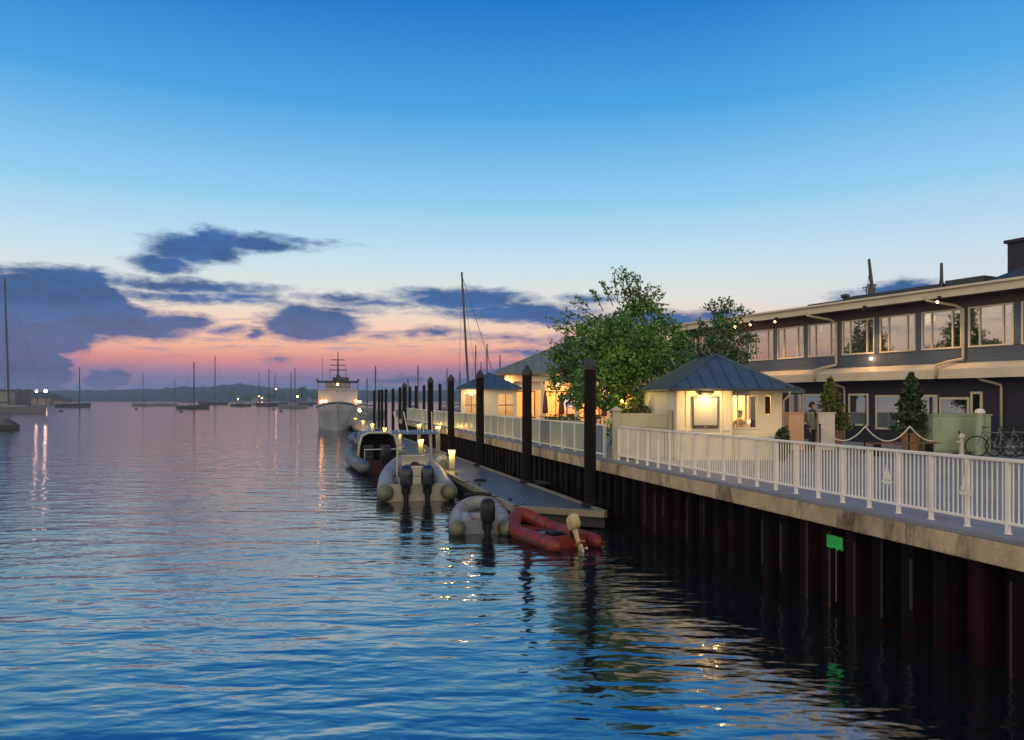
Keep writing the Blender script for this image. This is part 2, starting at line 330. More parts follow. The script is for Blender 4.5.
# ------------------------------------------------------------------ water and land
def water_mat():
    m = bpy.data.materials.new('harbour_water'); m.use_nodes = True; t = NT(m.node_tree); b = m.node_tree.nodes['Principled BSDF']
    b.inputs['Base Color'].default_value = (0.003, 0.010, 0.018, 1); b.inputs['Roughness'].default_value = 0.07; b.inputs['IOR'].default_value = 4.8
    g = t.n('ShaderNodeNewGeometry')
    def wave(scale, stretch, rot, detail, dist):
        mp = t.n('ShaderNodeMapping'); t.l(g.outputs['Position'], mp.inputs[0]); mp.inputs['Rotation'].default_value = (0, 0, rot); mp.inputs['Scale'].default_value = stretch
        return t.noise(mp.outputs[0], scale, detail, 0.5, dist)['Fac']
    a = wave(0.55, (0.45, 1.3, 1), 0.12, 1.6, 0.4); b2 = wave(1.9, (0.5, 1.2, 1), -0.2, 1.5, 0.3); b3 = wave(6.0, (0.6, 1.1, 1), 0.1, 1, 0.2); c2 = wave(0.12, (0.5, 1.0, 1), 0.25, 2, 0.5)
    h = t.m('ADD', t.m('MULTIPLY_ADD', a, 0.11, t.m('MULTIPLY', b3, 0.015)), t.m('ADD', t.m('MULTIPLY', b2, 0.075), t.m('MULTIPLY', c2, 0.08)))
    bp = t.n('ShaderNodeBump'); bp.inputs['Strength'].default_value = 1.0; bp.inputs['Distance'].default_value = 0.5
    t.l(h, bp.inputs['Height']); t.l(bp.outputs[0], b.inputs['Normal'])
    return m
M['water'] = water_mat()
w = MB().add([(-4000, -300, 0), (4000, -300, 0), (4000, 6000, 0), (-4000, 6000, 0)], [(0, 1, 2, 3)]).build('water', M['water']); tag(w, 'calm blue harbour water with small ripples', 'water', kind='structure')

def ridge(name, prof, Y, depth, m, label):
    """A strip of land: its crest follows a measured height profile, with a shore in front and a back slope."""
    r = random.Random(3); mb = MB(); n = len(prof); rows = []
    xs = []
    for i in range(n - 1):
        k = 10
        for j in range(k): xs.append((prof[i][0] + (prof[i + 1][0] - prof[i][0]) * j / k, prof[i][1] + (prof[i + 1][1] - prof[i][1]) * j / k))
    xs.append(prof[-1])
    for fr, dz in ((0, -0.03), (0.15, 0.35), (0.4, 0.75), (0.7, 1.0), (1.2, 0.7), (2.0, -0.1)):
        rows.append([(gx(px, Y + depth * fr), Y + depth * fr, max(0.0, (gz(py, Y + depth * 0.7))) * dz * (1 + r.uniform(-.07, .07)) + (-1 if dz < 0 else 0)) for px, py in xs])
    mb.loft(rows, False, False, closed=False)
    return tag(mb.build(name, m), label, 'hills', kind='structure')
ridge('far_hills', [(-500, 388), (-200, 390), (40, 391), (95, 390), (150, 389), (180, 387), (210, 386.5), (240, 384), (262, 386.5), (300, 389), (340, 390), (420, 391), (520, 389), (640, 388), (800, 390), (1000, 390)], 1250, 300, M['hill'], 'low wooded hills along the far shore')
ridge('near_headland', [(-260, 392), (-100, 390), (-30, 389.5), (10, 389), (30, 389.5), (52, 393), (72, 398.5)], 520, 40, M['shore'], 'dark headland at the left with harbour floodlights')

hz = MB().box(-3990, 3990, -290, 5900, -3.6, 40).build('haze', bpy.data.materials.new('haze_air')); tag(hz, 'thin blue evening haze over the harbour', 'haze', kind='stuff')
hm = hz.data.materials[0]; hm.use_nodes = True; t = NT(hm.node_tree); hm.node_tree.nodes.remove(hm.node_tree.nodes['Principled BSDF'])
pv_ = t.n('ShaderNodeVolumePrincipled'); pv_.inputs['Color'].default_value = (0.5, 0.74, 1.0, 1); pv_.inputs['Density'].default_value = 0.00026; pv_.inputs['Anisotropy'].default_value = 0.2
t.l(pv_.outputs[0], [n for n in hm.node_tree.nodes if n.type == 'OUTPUT_MATERIAL'][0].inputs['Volume'])
# land behind the wharf edge (in the frame of the pier: x inland, y along the pier)
pier = (9.67, 0, 0)
def on_pier(o): o.location = pier; o.rotation_euler = (0, 0, PA); return o
PL = 74.0
g = MB().prism([(0.0, -25), (110, -25), (110, PL), (0.0, PL)], DECK - 0.06, DECK).build('quay_pavement', M['deck']); on_pier(g); tag(g, 'pale grey concrete quay pavement behind the railing', 'pavement', kind='structure')
mb = MB()
y = -25.0
while y < PL:
    y2 = min(PL, y + 4.15); mb.box(-0.06, 0.55, y + 0.008, y2 - 0.008, DECK - 0.40, DECK - 0.062); y = y2
# lip of the capping beam: sits proud of the pavement edge
g = mb.build('concrete_capping_beam', M['concrete'], bevel=0.02); on_pier(g); tag(g, 'stained concrete capping beam along the top of the quay wall', 'wall')
mb = MB().box(-0.06, 0.001, -25, PL, DECK - 0.06, DECK + 0.004); g2 = mb.build('pavement_edge', M['deck'], None); g2.parent = g
# corrugated sheet-pile wall
pts = []; y = -25.0; k = 0
while y < PL:
    for dy, dx in ((0, 0.46), (0.22, 0.46), (0.30, 0.16), (0.56, 0.16)): pts.append((dx, y + dy))
    y += 0.64
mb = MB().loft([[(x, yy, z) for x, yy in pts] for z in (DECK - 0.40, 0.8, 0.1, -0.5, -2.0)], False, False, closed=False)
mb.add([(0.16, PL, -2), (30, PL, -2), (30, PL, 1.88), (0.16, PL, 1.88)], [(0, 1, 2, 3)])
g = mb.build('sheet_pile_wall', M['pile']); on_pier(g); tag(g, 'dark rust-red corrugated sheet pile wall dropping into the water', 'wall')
tp_ = [(14.0 + .07 * k, 1.115 + (.012 if k % 2 else -.01) + .012 * math.sin(k * 2.3)) for k in range(7)]
q_ = MB().loft([[(0.135, y_, 1.35) for y_, z_ in tp_], [(0.135, y_, z_) for y_, z_ in tp_]], False, False, closed=False).build('green_marker_panel', M['greensign']); on_pier(q_); tag(q_, 'bright green marker panel fixed on the dark sheet pile wall', 'sign')
md = q_.modifiers.new('solid', 'SOLIDIFY'); md.thickness = 0.012
r_ = random.Random(8); mb = MB(); y = -25.0
while y < 60:
    if r_.random() < .8:
        a_ = y + (.315 if r_.random() < .5 else .49); top_ = DECK - .42 - r_.random() * .3; mb.box(.150, .159, a_, a_ + r_.uniform(.02, .07), r_.uniform(-.1, .7), top_)
    y += 0.64
mb.build('mineral_streak', M['drip'], None).parent = g
q_ = MB().box(.139, .149, 14.18, 14.20, .15, 1.10).build('paint_streak', M['streakw']); on_pier(q_); tag(q_, 'thin pale streak running down below the green marker panel', 'streak')

# ------------------------------------------------------------------ railing of the quay
def pier_thing(name, label, cat, group=None): return thing(name, label, cat, (pier[0], pier[1], DECK), PA, group)
TR = 0.3
rail = pier_thing('railing', 'white metal railing with thin balusters along the near quay edge', 'railing')
S0, PITCH = 10.88, 0.666
lo, hi = -10, 20
sA, sB = S0 + lo * PITCH, S0 + hi * PITCH
MB().box(TR - 0.035, TR + 0.035, sA, sB, 1.01, 1.06).build('top_rail', M['white'], rail, bevel=0.008)
MB().box(TR - 0.022, TR + 0.022, sA, sB, 0.13, 0.17).build('bottom_rail', M['white'], rail, bevel=0.005)
for k in range(lo, hi + 1):
    s = S0 + k * PITCH
    MB().box(TR - 0.026, TR + 0.026, s - 0.026, s + 0.026, 0.012, 1.01).box(TR - 0.04, TR + 0.04, s - 0.04, s + 0.04, 0.001, 0.012).build('post', M['white'], rail)
    if k < hi:
        mb = MB()
        for j in range(1, 8):
            q = s + PITCH * j / 8; mb.box(TR - 0.0085, TR + 0.0085, q - 0.0085, q + 0.0085, 0.17, 1.01)
        mb.build('baluster_panel', M['white'], rail)
for px in (889, 968):
    Y = 9.98 / ((px - CX) / F + 0.2853); s = (Y - 0.082) / 0.9616
    tri = [(-0.012, 0.02), (-0.10, 0.02), (-0.012, 0.30)]; tri2 = [(0.008, 0.02), (0.075, 0.02), (0.008, 0.22)]; hull = [(-0.13, 0.0), (0.12, 0.0), (0.08, -0.055), (-0.10, -0.055)]
    mb = MB()
    for pl in (tri, tri2, hull):
        mb.loft([[(TR - 0.042, s - a, 0.52 + b) for a, b in pl], [(TR - 0.03, s - a, 0.52 + b) for a, b in pl]])
    mb.box(TR - 0.04, TR - 0.03, s - 0.006, s + 0.006, 0.52, 0.86)
    mb.build('sailboat_ornament', M['white'], rail)
# panelled fence further along
fence = pier_thing('panel_fence', 'long white fence of solid panels along the far quay edge', 'fence')
sA, sB = 25.3, 73.8
MB().box(TR - 0.04, TR + 0.04, sA, sB, 1.02, 1.075).build('top_rail', M['white'], fence)
MB().box(TR - 0.03, TR + 0.03, sA, sB, 0.08, 0.13).build('bottom_rail', M['white'], fence)
nb = 36; pt = (sB - sA) / nb
for k in range(nb + 1):
    s = sA + k * pt
    MB().box(TR - 0.04, TR + 0.04, s - 0.04, s + 0.04, 0, 1.02).build('post', M['white'], fence)
    if k < nb:
        mb = MB(); n_ = 6
        for j in range(n_): mb.box(TR - 0.012, TR + 0.012, s + 0.04 + (pt - 0.08) * j / n_ + 0.006, s + 0.04 + (pt - 0.08) * (j + 1) / n_ - 0.006, 0.13, 1.02)
        mb.box(TR + 0.014, TR + 0.02, s + 0.04, s + pt - 0.04, 0.13, 1.02)
        mb.build('panel', M['panel_dark' if k in (0, 4) else 'panel'], fence)
# tall screen beside the kiosk
Ys = 23.6
scr = thing('privacy_screen', 'tall cream picket screen with capped corner post beside the lamp-lit kiosk', 'screen', (gx(613, Ys), Ys, DECK), 0.0)
Wd = gx(672, Ys) - gx(613, Ys)
mb = MB().box(-0.02, 0.22, -0.12, 0.12, 0, 1.52); mb.build('corner_post', M['screenp'], scr, bevel=0.01)
MB().loft([[(-0.06, -0.16, 1.52), (0.26, -0.16, 1.52), (0.26, 0.16, 1.52), (-0.06, 0.16, 1.52)], [(-0.06, -0.16, 1.57), (0.26, -0.16, 1.57), (0.26, 0.16, 1.57), (-0.06, 0.16, 1.57)], [(0.09, -0.01, 1.68), (0.11, -0.01, 1.68), (0.11, 0.01, 1.68), (0.09, 0.01, 1.68)]]).build('post_cap', M['screenp'], scr)
MB().box(0.22, Wd - 0.14, -0.03, 0.03, 1.02, 1.45).build('upper_board', M['screenp'], scr, bevel=0.008)
mb = MB(); n_ = 14
for j in range(n_): mb.box(0.22 + (Wd - 0.36) * j / n_ + 0.012, 0.22 + (Wd - 0.36) * (j + 1) / n_ - 0.012, -0.025, 0.02, 0.06, 1.019)
mb.box(0.22, Wd - 0.14, 0.021, 0.045, 0.05, 1.019)
mb.build('picket_panel', M['screenp'], scr)
MB().box(Wd - 0.14, Wd, -0.08, 0.08, 0, 1.54).build('end_post', M['screenp'], scr, bevel=0.01)

# ------------------------------------------------------------------ hip-roofed kiosks
def hip_roof(mb, x0, x1, y0, y1, ze, rise, seam=0.42, th=0.07, ribs=True):
    w, d = x1 - x0, y1 - y0; h = min(w, d) / 2; xc = (x0 + x1) / 2; yc = (y0 + y1) / 2
    if w <= d: A, B = (xc, y0 + h, ze + rise), (xc, y1 - h, ze + rise)
    else: A, B = (x0 + h, yc, ze + rise), (x1 - h, yc, ze + rise)
    if w <= d and abs(d - w) < 0.02: B = (xc, yc + 0.02, ze + rise)
    vs = [(x0, y0, ze), (x1, y0, ze), (x1, y1, ze), (x0, y1, ze), A, B]
    lo = [(x, y, z - th) for x, y, z in vs[:4]]
    if w <= d: fs = [(0, 1, 4), (1, 2, 5, 4), (2, 3, 5), (3, 0, 4, 5)]
    else: fs = [(0, 1, 5, 4), (1, 2, 5), (2, 3, 4, 5), (3, 0, 4)]
    mb.add(vs + lo, fs + [(0, 6, 7, 1), (1, 7, 8, 2), (2, 8, 9, 3), (3, 9, 6, 0), (6, 9, 8, 7)])
    if ribs:
        p = rise / h; s = x0 + seam / 2
        while s < x1:
            L = min(s - x0, x1 - s, h)
            if L > 0.08:
                for yy, sg in ((y0, 1), (y1, -1)): mb.bar((s, yy, ze + 0.012), (s, yy + sg * L, ze + 0.012 + p * L), 0.035, 0.045)
            s += seam
        s = y0 + seam / 2
        while s < y1:
            L = min(s - y0, y1 - s, h)
            if L > 0.08:
                for xx, sg in ((x0, 1), (x1, -1)): mb.bar((xx, s, ze + 0.012), (xx + sg * L, s, ze + 0.012 + p * L), 0.035, 0.045)
            s += seam
        for a, b in ((vs[0], A), (vs[1], A if w <= d else B), (vs[2], B), (vs[3], B if w <= d else A), (A, B)): mb.bar((a[0], a[1], a[2] + 0.02), (b[0], b[1], b[2] + 0.02), 0.07, 0.06)
    return A, B

Yk = 23.2; kx = gx(676, Yk)
ki = thing('kiosk', 'lamp-lit cream kiosk with blue metal hip roof and framed notice board', 'kiosk', (kx, Yk, DECK), 0)
wk, dk, hk = 3.37, 5.6, 2.15; XL = 1.76
mb = MB()
mb.box(0, XL, 0, 0.12, 0, hk)                                   # lamp-lit bay
mb.box(XL - 0.10, XL, 0.122, 0.40, 0, hk)
mb.box(XL, wk, 0.30, 0.42, 0, 1.0); mb.box(XL, wk, 0.30, 0.42, 2.0, hk)   # window wall
mb.box(2.62, 2.86, 0.30, 0.42, 1.0, 2.0); mb.box(3.06, wk, 0.30, 0.42, 1.0, 2.0); mb.box(2.86, 3.06, 0.30, 0.42, 1.0, 1.42)
mb.box(wk - 0.12, wk, 0.42, dk, 0, hk); mb.box(0.12, wk - 0.12, dk - 0.12, dk, 0, hk)
mb.build('wall', M['cream'], ki)
mb = MB().box(-0.002, 0.12, 0.122, dk, 0, hk)
for j in range(13): mb.box(-0.016, -0.002, 0.13, dk - 0.01, 0.06 + j * 0.16, 0.06 + j * 0.16 + 0.145)
mb.build('clapboard_wall', M['greywall'], ki)
MB().box(0.12, wk - 0.12, 0.43, dk - 0.12, 0.002, 0.03).box(0.12, wk - 0.12, 0.43, dk - 0.12, hk - 0.05, hk - 0.01).build('floor_and_ceiling', M['cream'], ki)
mb = MB()
for x in (0.02, 0.30, 1.36, 1.66): mb.box(x, x + 0.07, -0.022, 0.0, 0.02, hk - 0.02)
mb.box(0.09, 1.66, -0.02, 0.0, 0.92, 0.98).box(0.37, 1.36, -0.02, 0, 0.02, 0.10).box(0.37, 1.36, -0.02, 0, 0.72, 0.76)
for j in range(16): mb.box(0.39 + j * 0.06, 0.425 + j * 0.06, -0.014, 0, 0.10, 0.72)
mb.box(wk - 0.2, wk + 0.012, 0.27, 0.3, 0, hk - 0.01).box(XL, 2.7, 0.27, 0.298, 0.96, 1.01)
mb.build('trim', M['cream'], ki)
nbd = MB().box(0.50, 1.30, -0.055, -0.024, 1.0, 1.98).build('notice_board', M['frame_dark'], ki)
MB().box(0.54, 1.26, -0.062, -0.056, 1.09, 1.94).build('poster', M['poster'], nbd)
MB().box(0.85, 0.95, -0.066, -0.057, 1.02, 1.06).build('brass_plate', M['orange_lamp'] if False else M['terra'], nbd)
mb = MB(); hip_roof(mb, -0.2, wk + 0.18, -0.28, dk + 0.3, hk + 0.08, 1.12); mb.build('roof', M['roof_blue'], ki)
MB().box(-0.24, wk + 0.22, -0.36, -0.285, hk + 0.0, hk + 0.075).box(-0.275, -0.205, -0.28, dk + 0.3, hk + 0.0, hk + 0.07).build('gutter', M['roof_dark'], ki)
MB().tube([(wk + 0.05, -0.30, hk), (wk + 0.05, -0.22, hk - 0.15), (wk + 0.05, 0.24, hk - 0.3), (wk + 0.05, 0.24, 0.05)], 0.035, 8).build('downpipe', M['pipe'], ki, smooth=True)
lp = MB().box(0.74, 1.06, -0.2, -0.02, hk - 0.14, hk - 0.06).build('lamp', M['frame_dark'], ki)
MB().box(0.84, 0.96, -0.14, -0.06, hk - 0.147, hk - 0.141).build('bulb', M['warm_lamp'], lp)
light('kiosk_lamp_light', local(ki, (0.9, -0.42, hk - 0.22)), 62, (1, 0.58, 0.19), 0.05)
wf = MB()
for x in (XL + 0.02, 2.0, 2.26, 2.36, 2.58): wf.box(x, x + 0.035, 0.335, 0.375, 1.0, 2.0)
wf = wf.build('window_frame', M['cream'], ki)
MB().box(XL + 0.02, 2.6, 0.352, 0.357, 1.01, 1.99).build('pane', M['glass_clear'], wf)
MB().box(2.42, 2.58, 0.39, 0.40, 1.01, 1.99).box(2.87, 3.05, 0.40, 0.41, 1.43, 1.99).build('blind_and_dark_sheet', M['maroon'], ki)  # right-hand sheet added to make the small window look unlit
MB().box(0.13, wk - 0.13, 2.5, 2.56, 0.03, hk - 0.06).build('lit_backing_wall', M['cream'], ki)  # added close behind the window to catch the room light
mb = MB()
for x in (1.6, 2.2, 2.9): mb.box(x, x + 0.06, 2.46, 2.499, 0.9, hk - 0.1)
mb.build('shelf_uprights', M['wood'], ki)
ls = MB().lathe([(0.02, 0), (0.10, 0.01), (0.10, 0.10), (0.03, 0.12)], (2.80, 1.5, 1.10), 12).build('desk_lamp', M['warm_lamp'], ki)
MB().box(1.9, 3.1, 0.6, 1.1, 0.85, 0.9).build('counter', M['wood'], ki)
light('kiosk_room_light', local(ki, (2.5, 1.9, 1.9)), 140, (1, 0.50, 0.14), 0.15)
MB().box(XL + 0.05, wk - 0.02, -0.02, 0.22, 0, 0.78).build('counter_front', M['cream'], ki, bevel=0.01)

# shelter behind the kiosk
Yh = 28.5
sh = thing('shelter', 'dark-posted shelter with small blue hip roof just behind the kiosk', 'shelter', (gx(735, Yh), Yh, DECK), 0)
ws = gx(805, Yh) - gx(735, Yh)
mb = MB(); hip_roof(mb, 0, ws, 0, 2.6, 2.2, 0.7, 0.4); mb.build('roof', M['roof_blue'], sh)
for x, y in ((0.1, 0.1), (ws - 0.35, 0.1), (0.1, 2.4), (ws - 0.35, 2.4)): MB().box(x, x + 0.12, y, y + 0.12, 0, 2.13).build('post', M['frame_dark'], sh)

# small pavilion kiosk at the water end
Yp = 46.0; px0 = gx(461, Yp)
pv = thing('kiosk', 'distant small kiosk with blue hip roof and lit windows beyond the pilings', 'kiosk', (px0, Yp, DECK), 0)
wp_, dp_, hp_ = gx(517, Yp) - gx(461, Yp), 3.6, 2.5
mb = MB().box(0, wp_, 0, 0.1, 0, 0.9).box(0, 0.25, 0, 0.1, 0.9, hp_).box(wp_ - 0.25, wp_, 0, 0.1, 0.9, hp_).box(0.25, wp_ - 0.25, 0, 0.1, 2.2, hp_).box(1.0, 2.3, 0, 0.1, 0.9, 2.2)
mb.box(0, 0.1, 0.1, dp_, 0, hp_).box(wp_ - 0.1, wp_, 0.1, dp_, 0, hp_).box(0.1, wp_ - 0.1, dp_ - 0.1, dp_, 0, hp_).box(0.1, wp_ - 0.1, 0.1, dp_ - 0.1, hp_ - 0.06, hp_ - 0.01)
mb.build('wall', M['cream'], pv)
mb = MB(); hip_roof(mb, -0.28, wp_ + 0.28, -0.3, dp_ + 0.3, hp_ + 0.05, 1.0); mb.build('roof', M['roof_blue'], pv)
for a, b in ((0.25, 1.0), (2.3, wp_ - 0.25)):
    wf = MB().box(a, b, 0.03, 0.07, 1.5, 1.55).box((a + b) / 2 - 0.02, (a + b) / 2 + 0.02, 0.03, 0.07, 0.9, 2.2).build('window_frame', M['frame_dark'], pv)
    MB().box(a, b, 0.048, 0.053, 0.9, 2.2).build('pane', M['glass_clear'], wf)
light('pavilion_room_light', local(pv, (wp_ / 2, 1.5, 2.0)), 140, (1, 0.55, 0.2), 0.15)
light('pavilion_porch_light', local(pv, (0.6, -0.5, 2.2)), 30, (1, 0.6, 0.3), 0.08)

# ------------------------------------------------------------------ restaurant with lit patio
Yr = 52.0; rx0 = gx(495, Yr)
rs = thing('restaurant', 'large restaurant pavilion with grey hip roof glowing orange under its eaves', 'building', (rx0, Yr, DECK), 0)
mb = MB(); hip_roof(mb, 0, 17, 0, 12, gz(372, Yr) - DECK, 2.8, 0.6, 0.18); mb.build('roof', M['roof_grey'], rs)
he = gz(372, Yr) - DECK - 0.2
mb = MB().box(0.7, 16.3, 4.0, 11.4, 0, he).box(0.6, 3.2, 0.8, 4.0, 2.55, he); mb.build('wall', M['greywall'], rs)
for x in (1.0, 3.2, 5.6, 8.0, 10.4): MB().box(x, x + 0.28, 0.5, 0.78, 0, he).build('column', M['cream'], rs)
MB().box(0.7, 16.3, 0.45, 0.8, he - 0.45, he - 0.02).build('beam', M['cream'], rs)
for x in (1.2, 3.6, 6.0, 8.4):
    wn = MB().box(x, x + 1.7, 3.94, 3.99, 0.5, 2.5).build('window', M['frame_dark'], rs)
    MB().box(x + 0.08, x + 0.81, 3.925, 3.939, 0.58, 2.42).box(x + 0.89, x + 1.62, 3.925, 3.939, 0.58, 2.42).build('pane', M['lit_wall'], wn)
for x in (2.1, 4.5, 6.9):
    MB().lathe([(0.03, 0.3), (0.05, 0.22), (0.14, 0.0), (0.02, 0.0)], (x, 2.2, he - 0.75), 12).build('pendant_lamp', M['warm_lamp'], rs)
    light('restaurant_lamp_light', local(rs, (x, 2.2, he - 1.0)), 240, (1, 0.42, 0.09), 0.15)
light('restaurant_eave_light', local(rs, (0.8, 0.25, he - 0.6)), 80, (1, 0.42, 0.12), 0.1)
MB().box(4.7, 5.7, 3.88, 3.93, 1.3, 2.2).box(4.8, 5.2, 3.7, 3.75, 0.95, 1.15).build('screen', M['screen'], rs)
# patio furniture
tb = thing('patio_table', 'round patio table under the restaurant eaves, left one', 'table', (2.2, 49.4, DECK), 0, 'patio tables before the restaurant')
MB().lathe([(0.45, 0.71), (0.47, 0.73), (0.45, 0.75)], n=20).build('tabletop', M['wood'], tb); MB().lathe([(0.25, 0), (0.25, 0.03), (0.04, 0.06), (0.04, 0.71)], n=10).build('pedestal', M['blackm'], tb)
dup(tb, (3.9, 49.0, DECK), label='round patio table under the restaurant eaves, middle one'); dup(tb, (5.4, 48.2, DECK), label='round patio table nearest the leafy tree')
ub = thing('closed_umbrella', 'closed rust-brown patio umbrella standing furthest left by a lit column', 'umbrella', (2.2, 49.5, DECK), 0, 'closed umbrellas on the patio')
MB().lathe([(0.22, 0), (0.22, 0.06), (0.025, 0.08), (0.022, 2.5)], n=10).build('pole', M['wood'], ub)
MB().lathe([(0.16, 0.95), (0.19, 1.05), (0.15, 1.6), (0.10, 2.1), (0.03, 2.48)], n=10).build('canopy', M['umb'], ub, smooth=True)
dup(ub, (3.2, 48.6, DECK), label='closed rust-brown patio umbrella between two patio tables', scale=(1.1, 1.1, 0.95)); dup(ub, (5.9, 48.0, DECK), label='closed rust-brown patio umbrella beside the leafy tree', scale=(1, 1, 0.85))
def chair(name, label, loc, rz, group):
    o = thing(name, label, 'chair', loc, rz, group)
    MB().box(-0.22, 0.22, -0.22, 0.22, 0.43, 0.47).build('seat', M['wood'], o); mb = MB().box(-0.22, 0.22, 0.18, 0.215, 0.62, 0.92); mb.build('backrest', M['wood'], o)
    for x in (-0.2, 0.2):
        MB().box(x - 0.02, x + 0.02, -0.21, -0.17, 0, 0.43).build('leg', M['blackm'], o); MB().box(x - 0.02, x + 0.02, 0.18, 0.215, 0, 0.62).build('leg', M['blackm'], o)
    return o
ch = chair('patio_chair', 'brown patio chair left of the leftmost patio table', (1.5, 49.3, DECK), R(90), 'patio chairs before the restaurant')
for p, rz, lb in (((2.9, 49.5, DECK), -90, 'brown patio chair right of the leftmost patio table'), ((3.9, 49.75, DECK), 0, 'brown patio chair behind the middle patio table'), ((4.6, 49.0, DECK), -90, 'brown patio chair right of the middle patio table'), ((5.4, 47.5, DECK), 180, 'brown patio chair before the table nearest the tree')): dup(ch, p, R(rz), lb)
pb = thing('planter_box', 'long pale planter box of low greenery behind the panel fence', 'planter', (gx(545, 45), 45, DECK), 0)
MB().box(0, 2.2, 0, 0.45, 0, 0.62).build('box', M['panel'], pb, bevel=0.02)
def leaves(mb, pts, size, r, flat=0.0):
    for p in pts:
        a = r.uniform(0, 6.283); b = r.uniform(-1, 1); d = Vector((math.cos(a) * (1 - b * b) ** .5, math.sin(a) * (1 - b * b) ** .5, b)); s = size * r.uniform(0.6, 1.35)
        u = d.cross(Vector((r.uniform(-1, 1), r.uniform(-1, 1), r.uniform(-1, 1)))).normalized() * s * 0.42; d = d * s; p = Vector(p)
        mb.add([p - d * 0.5, p + u, p + d * 0.6, p - u], [(0, 1, 2, 3)])
def blob_pts(c, rad, n, r, shell=0.5):
    out = []
    for _ in range(n):
        a = r.uniform(0, 6.283); b = r.uniform(-1, 1); k = (shell + (1 - shell) * r.random()) if r.random() < 0.8 else r.random() ** 0.5; q = (1 - b * b) ** .5
        out.append((c[0] + rad[0] * k * q * math.cos(a), c[1] + rad[1] * k * q * math.sin(a), c[2] + rad[2] * k * b))
    return out
mb = MB(); leaves(mb, [(rnd.uniform(0.05, 2.15), rnd.uniform(0.05, 0.4), 0.62 + rnd.random() ** 2 * 0.35) for _ in range(350)], 0.12, rnd); mb.build('greenery', M['leaf2'], pb, normals=False)

# ------------------------------------------------------------------ trees and shrubs
def tree(name, label, loc, trunk_h, r0, clumps, per, size, m, sprigs=0, seed=1):
    r = random.Random(seed); root = thing(name, label, 'tree', loc)
    tk = MB(); top = Vector((0, 0, trunk_h)); tk.tube([(0, 0, -0.05), (0.03, 0.02, trunk_h * 0.5), top], [r0 * 1.3, r0, r0 * 0.8], 9)
    cr = MB()
    for (c_, rad) in clumps:
        c_ = Vector(c_); mid = top.lerp(c_, 0.5) + Vector((r.uniform(-.15, .15), r.uniform(-.15, .15), 0.12))
        base = Vector((0, 0, trunk_h * r.uniform(0.75, 1.0)))
        tk.tube([base, mid, c_], [r0 * 0.42, r0 * 0.28, r0 * 0.10], 6)
        for _ in range(5):
            e = c_ + Vector((r.uniform(-1, 1) * rad[0], r.uniform(-1, 1) * rad[1], r.uniform(-.4, 1) * rad[2])) * 0.85
            tk.tube([mid.lerp(c_, r.uniform(.4, 1)), (c_ + e) / 2 + Vector((0, 0, .05)), e], [r0 * 0.10, r0 * 0.07, r0 * 0.03], 4)
        # many small tufts inside each clump so the outline stays ragged
        nt_ = max(6, int(per * rad[0] * rad[2] / 18))
        for _ in range(nt_):
            tc_ = blob_pts(c_, rad, 1, r, 0.6)[0]; leaves(cr, blob_pts(tc_, (0.30, 0.30, 0.26), 18, r, 0.2), size, r)
    for (a, b, n_) in (sprigs or []):
        a, b = Vector(a), Vector(b); tk.tube([a, a.lerp(b, .55) + Vector((.04, 0, .0)), b], [0.017, 0.012, 0.006], 4)
        pp = [a.lerp(b, r.uniform(0.25, 1.0)) + Vector((r.uniform(-.13, .13), r.uniform(-.13, .13), r.uniform(-.06, .06))) for _ in range(n_)]
        leaves(cr, pp, size * 1.0, r)
    tk.build('trunk', M['bark'], root, smooth=True); cr.build('crown', m, root, normals=False)
    return root
Yt = 30.0; tx = gx(622, Yt)
def tp(px, py, dy=0.0): Y = Yt + dy; x, y_, z = at(px, py, Y); return (x - tx, dy, z - DECK)
CL = []
for px, py, dy, rx, rz_ in ((602, 336, 0, 1.15, 1.0), (640, 322, 0.3, 1.0, 1.1), (625, 350, -0.8, 1.5, 1.3), (580, 355, 0.2, 1.1, 1.2), (660, 345, 0.4, 1.0, 1.3), (600, 385, -0.6, 1.4, 0.9), (650, 378, -0.2, 1.3, 0.9), (572, 385, 0.5, 1.0, 0.8), (634, 304, 0.5, 0.6, 0.7), (678, 365, 0.9, 0.7, 1.1), (615, 360, 1.4, 1.6, 1.5), (561, 362, 0.4, 0.6, 0.7), (630, 400, -0.5, 1.1, 0.6), (590, 400, -0.2, 0.9, 0.5), (655, 398, 0, 0.8, 0.6), (612, 345, -0.6, 1.2, 1.0), (645, 352, -0.7, 1.1, 1.1)):
    CL.append((tp(px, py, dy), (rx, rx * 1.05, rz_)))
SP = []
rr = random.Random(4)
for (bx, by, ex, ey) in ((625, 300, 620, 268), (630, 298, 628, 274), (635, 300, 640, 274), (640, 305, 650, 282), (645, 305, 660, 285), (618, 300, 612, 276), (628, 290, 622, 266), (650, 310, 662, 296), (600, 305, 592, 288), (590, 310, 577, 296), (585, 322, 565, 308), (575, 335, 553, 322), (570, 350, 549, 340), (565, 360, 547, 352), (640, 300, 634, 270), (655, 322, 672, 312), (660, 335, 682, 322), (668, 345, 690, 338), (610, 300, 602, 282), (580, 330, 560, 318), (566, 372, 549, 366)):
    SP.append((tp(bx, by), tp(ex, ey), 26)); SP.append((tp(bx + 3, by + 6), tp(ex + rr.uniform(-12, 12), ey + rr.uniform(-2, 9), rr.uniform(-.6, .6)), 18))
    q = tp(ex + rr.uniform(-9, 9), ey + rr.uniform(2, 10)); SP.append((tp((bx + ex) / 2, (by + ey) / 2), q, 10))
tree('maple_tree', 'large bushy green tree between the patio and the lamp-lit kiosk', (tx, Yt, DECK), 2.6, 0.16, CL, 1750, 0.105, M['leaf'], SP, 5)
Yt = 34.0; tx = gx(722, Yt)
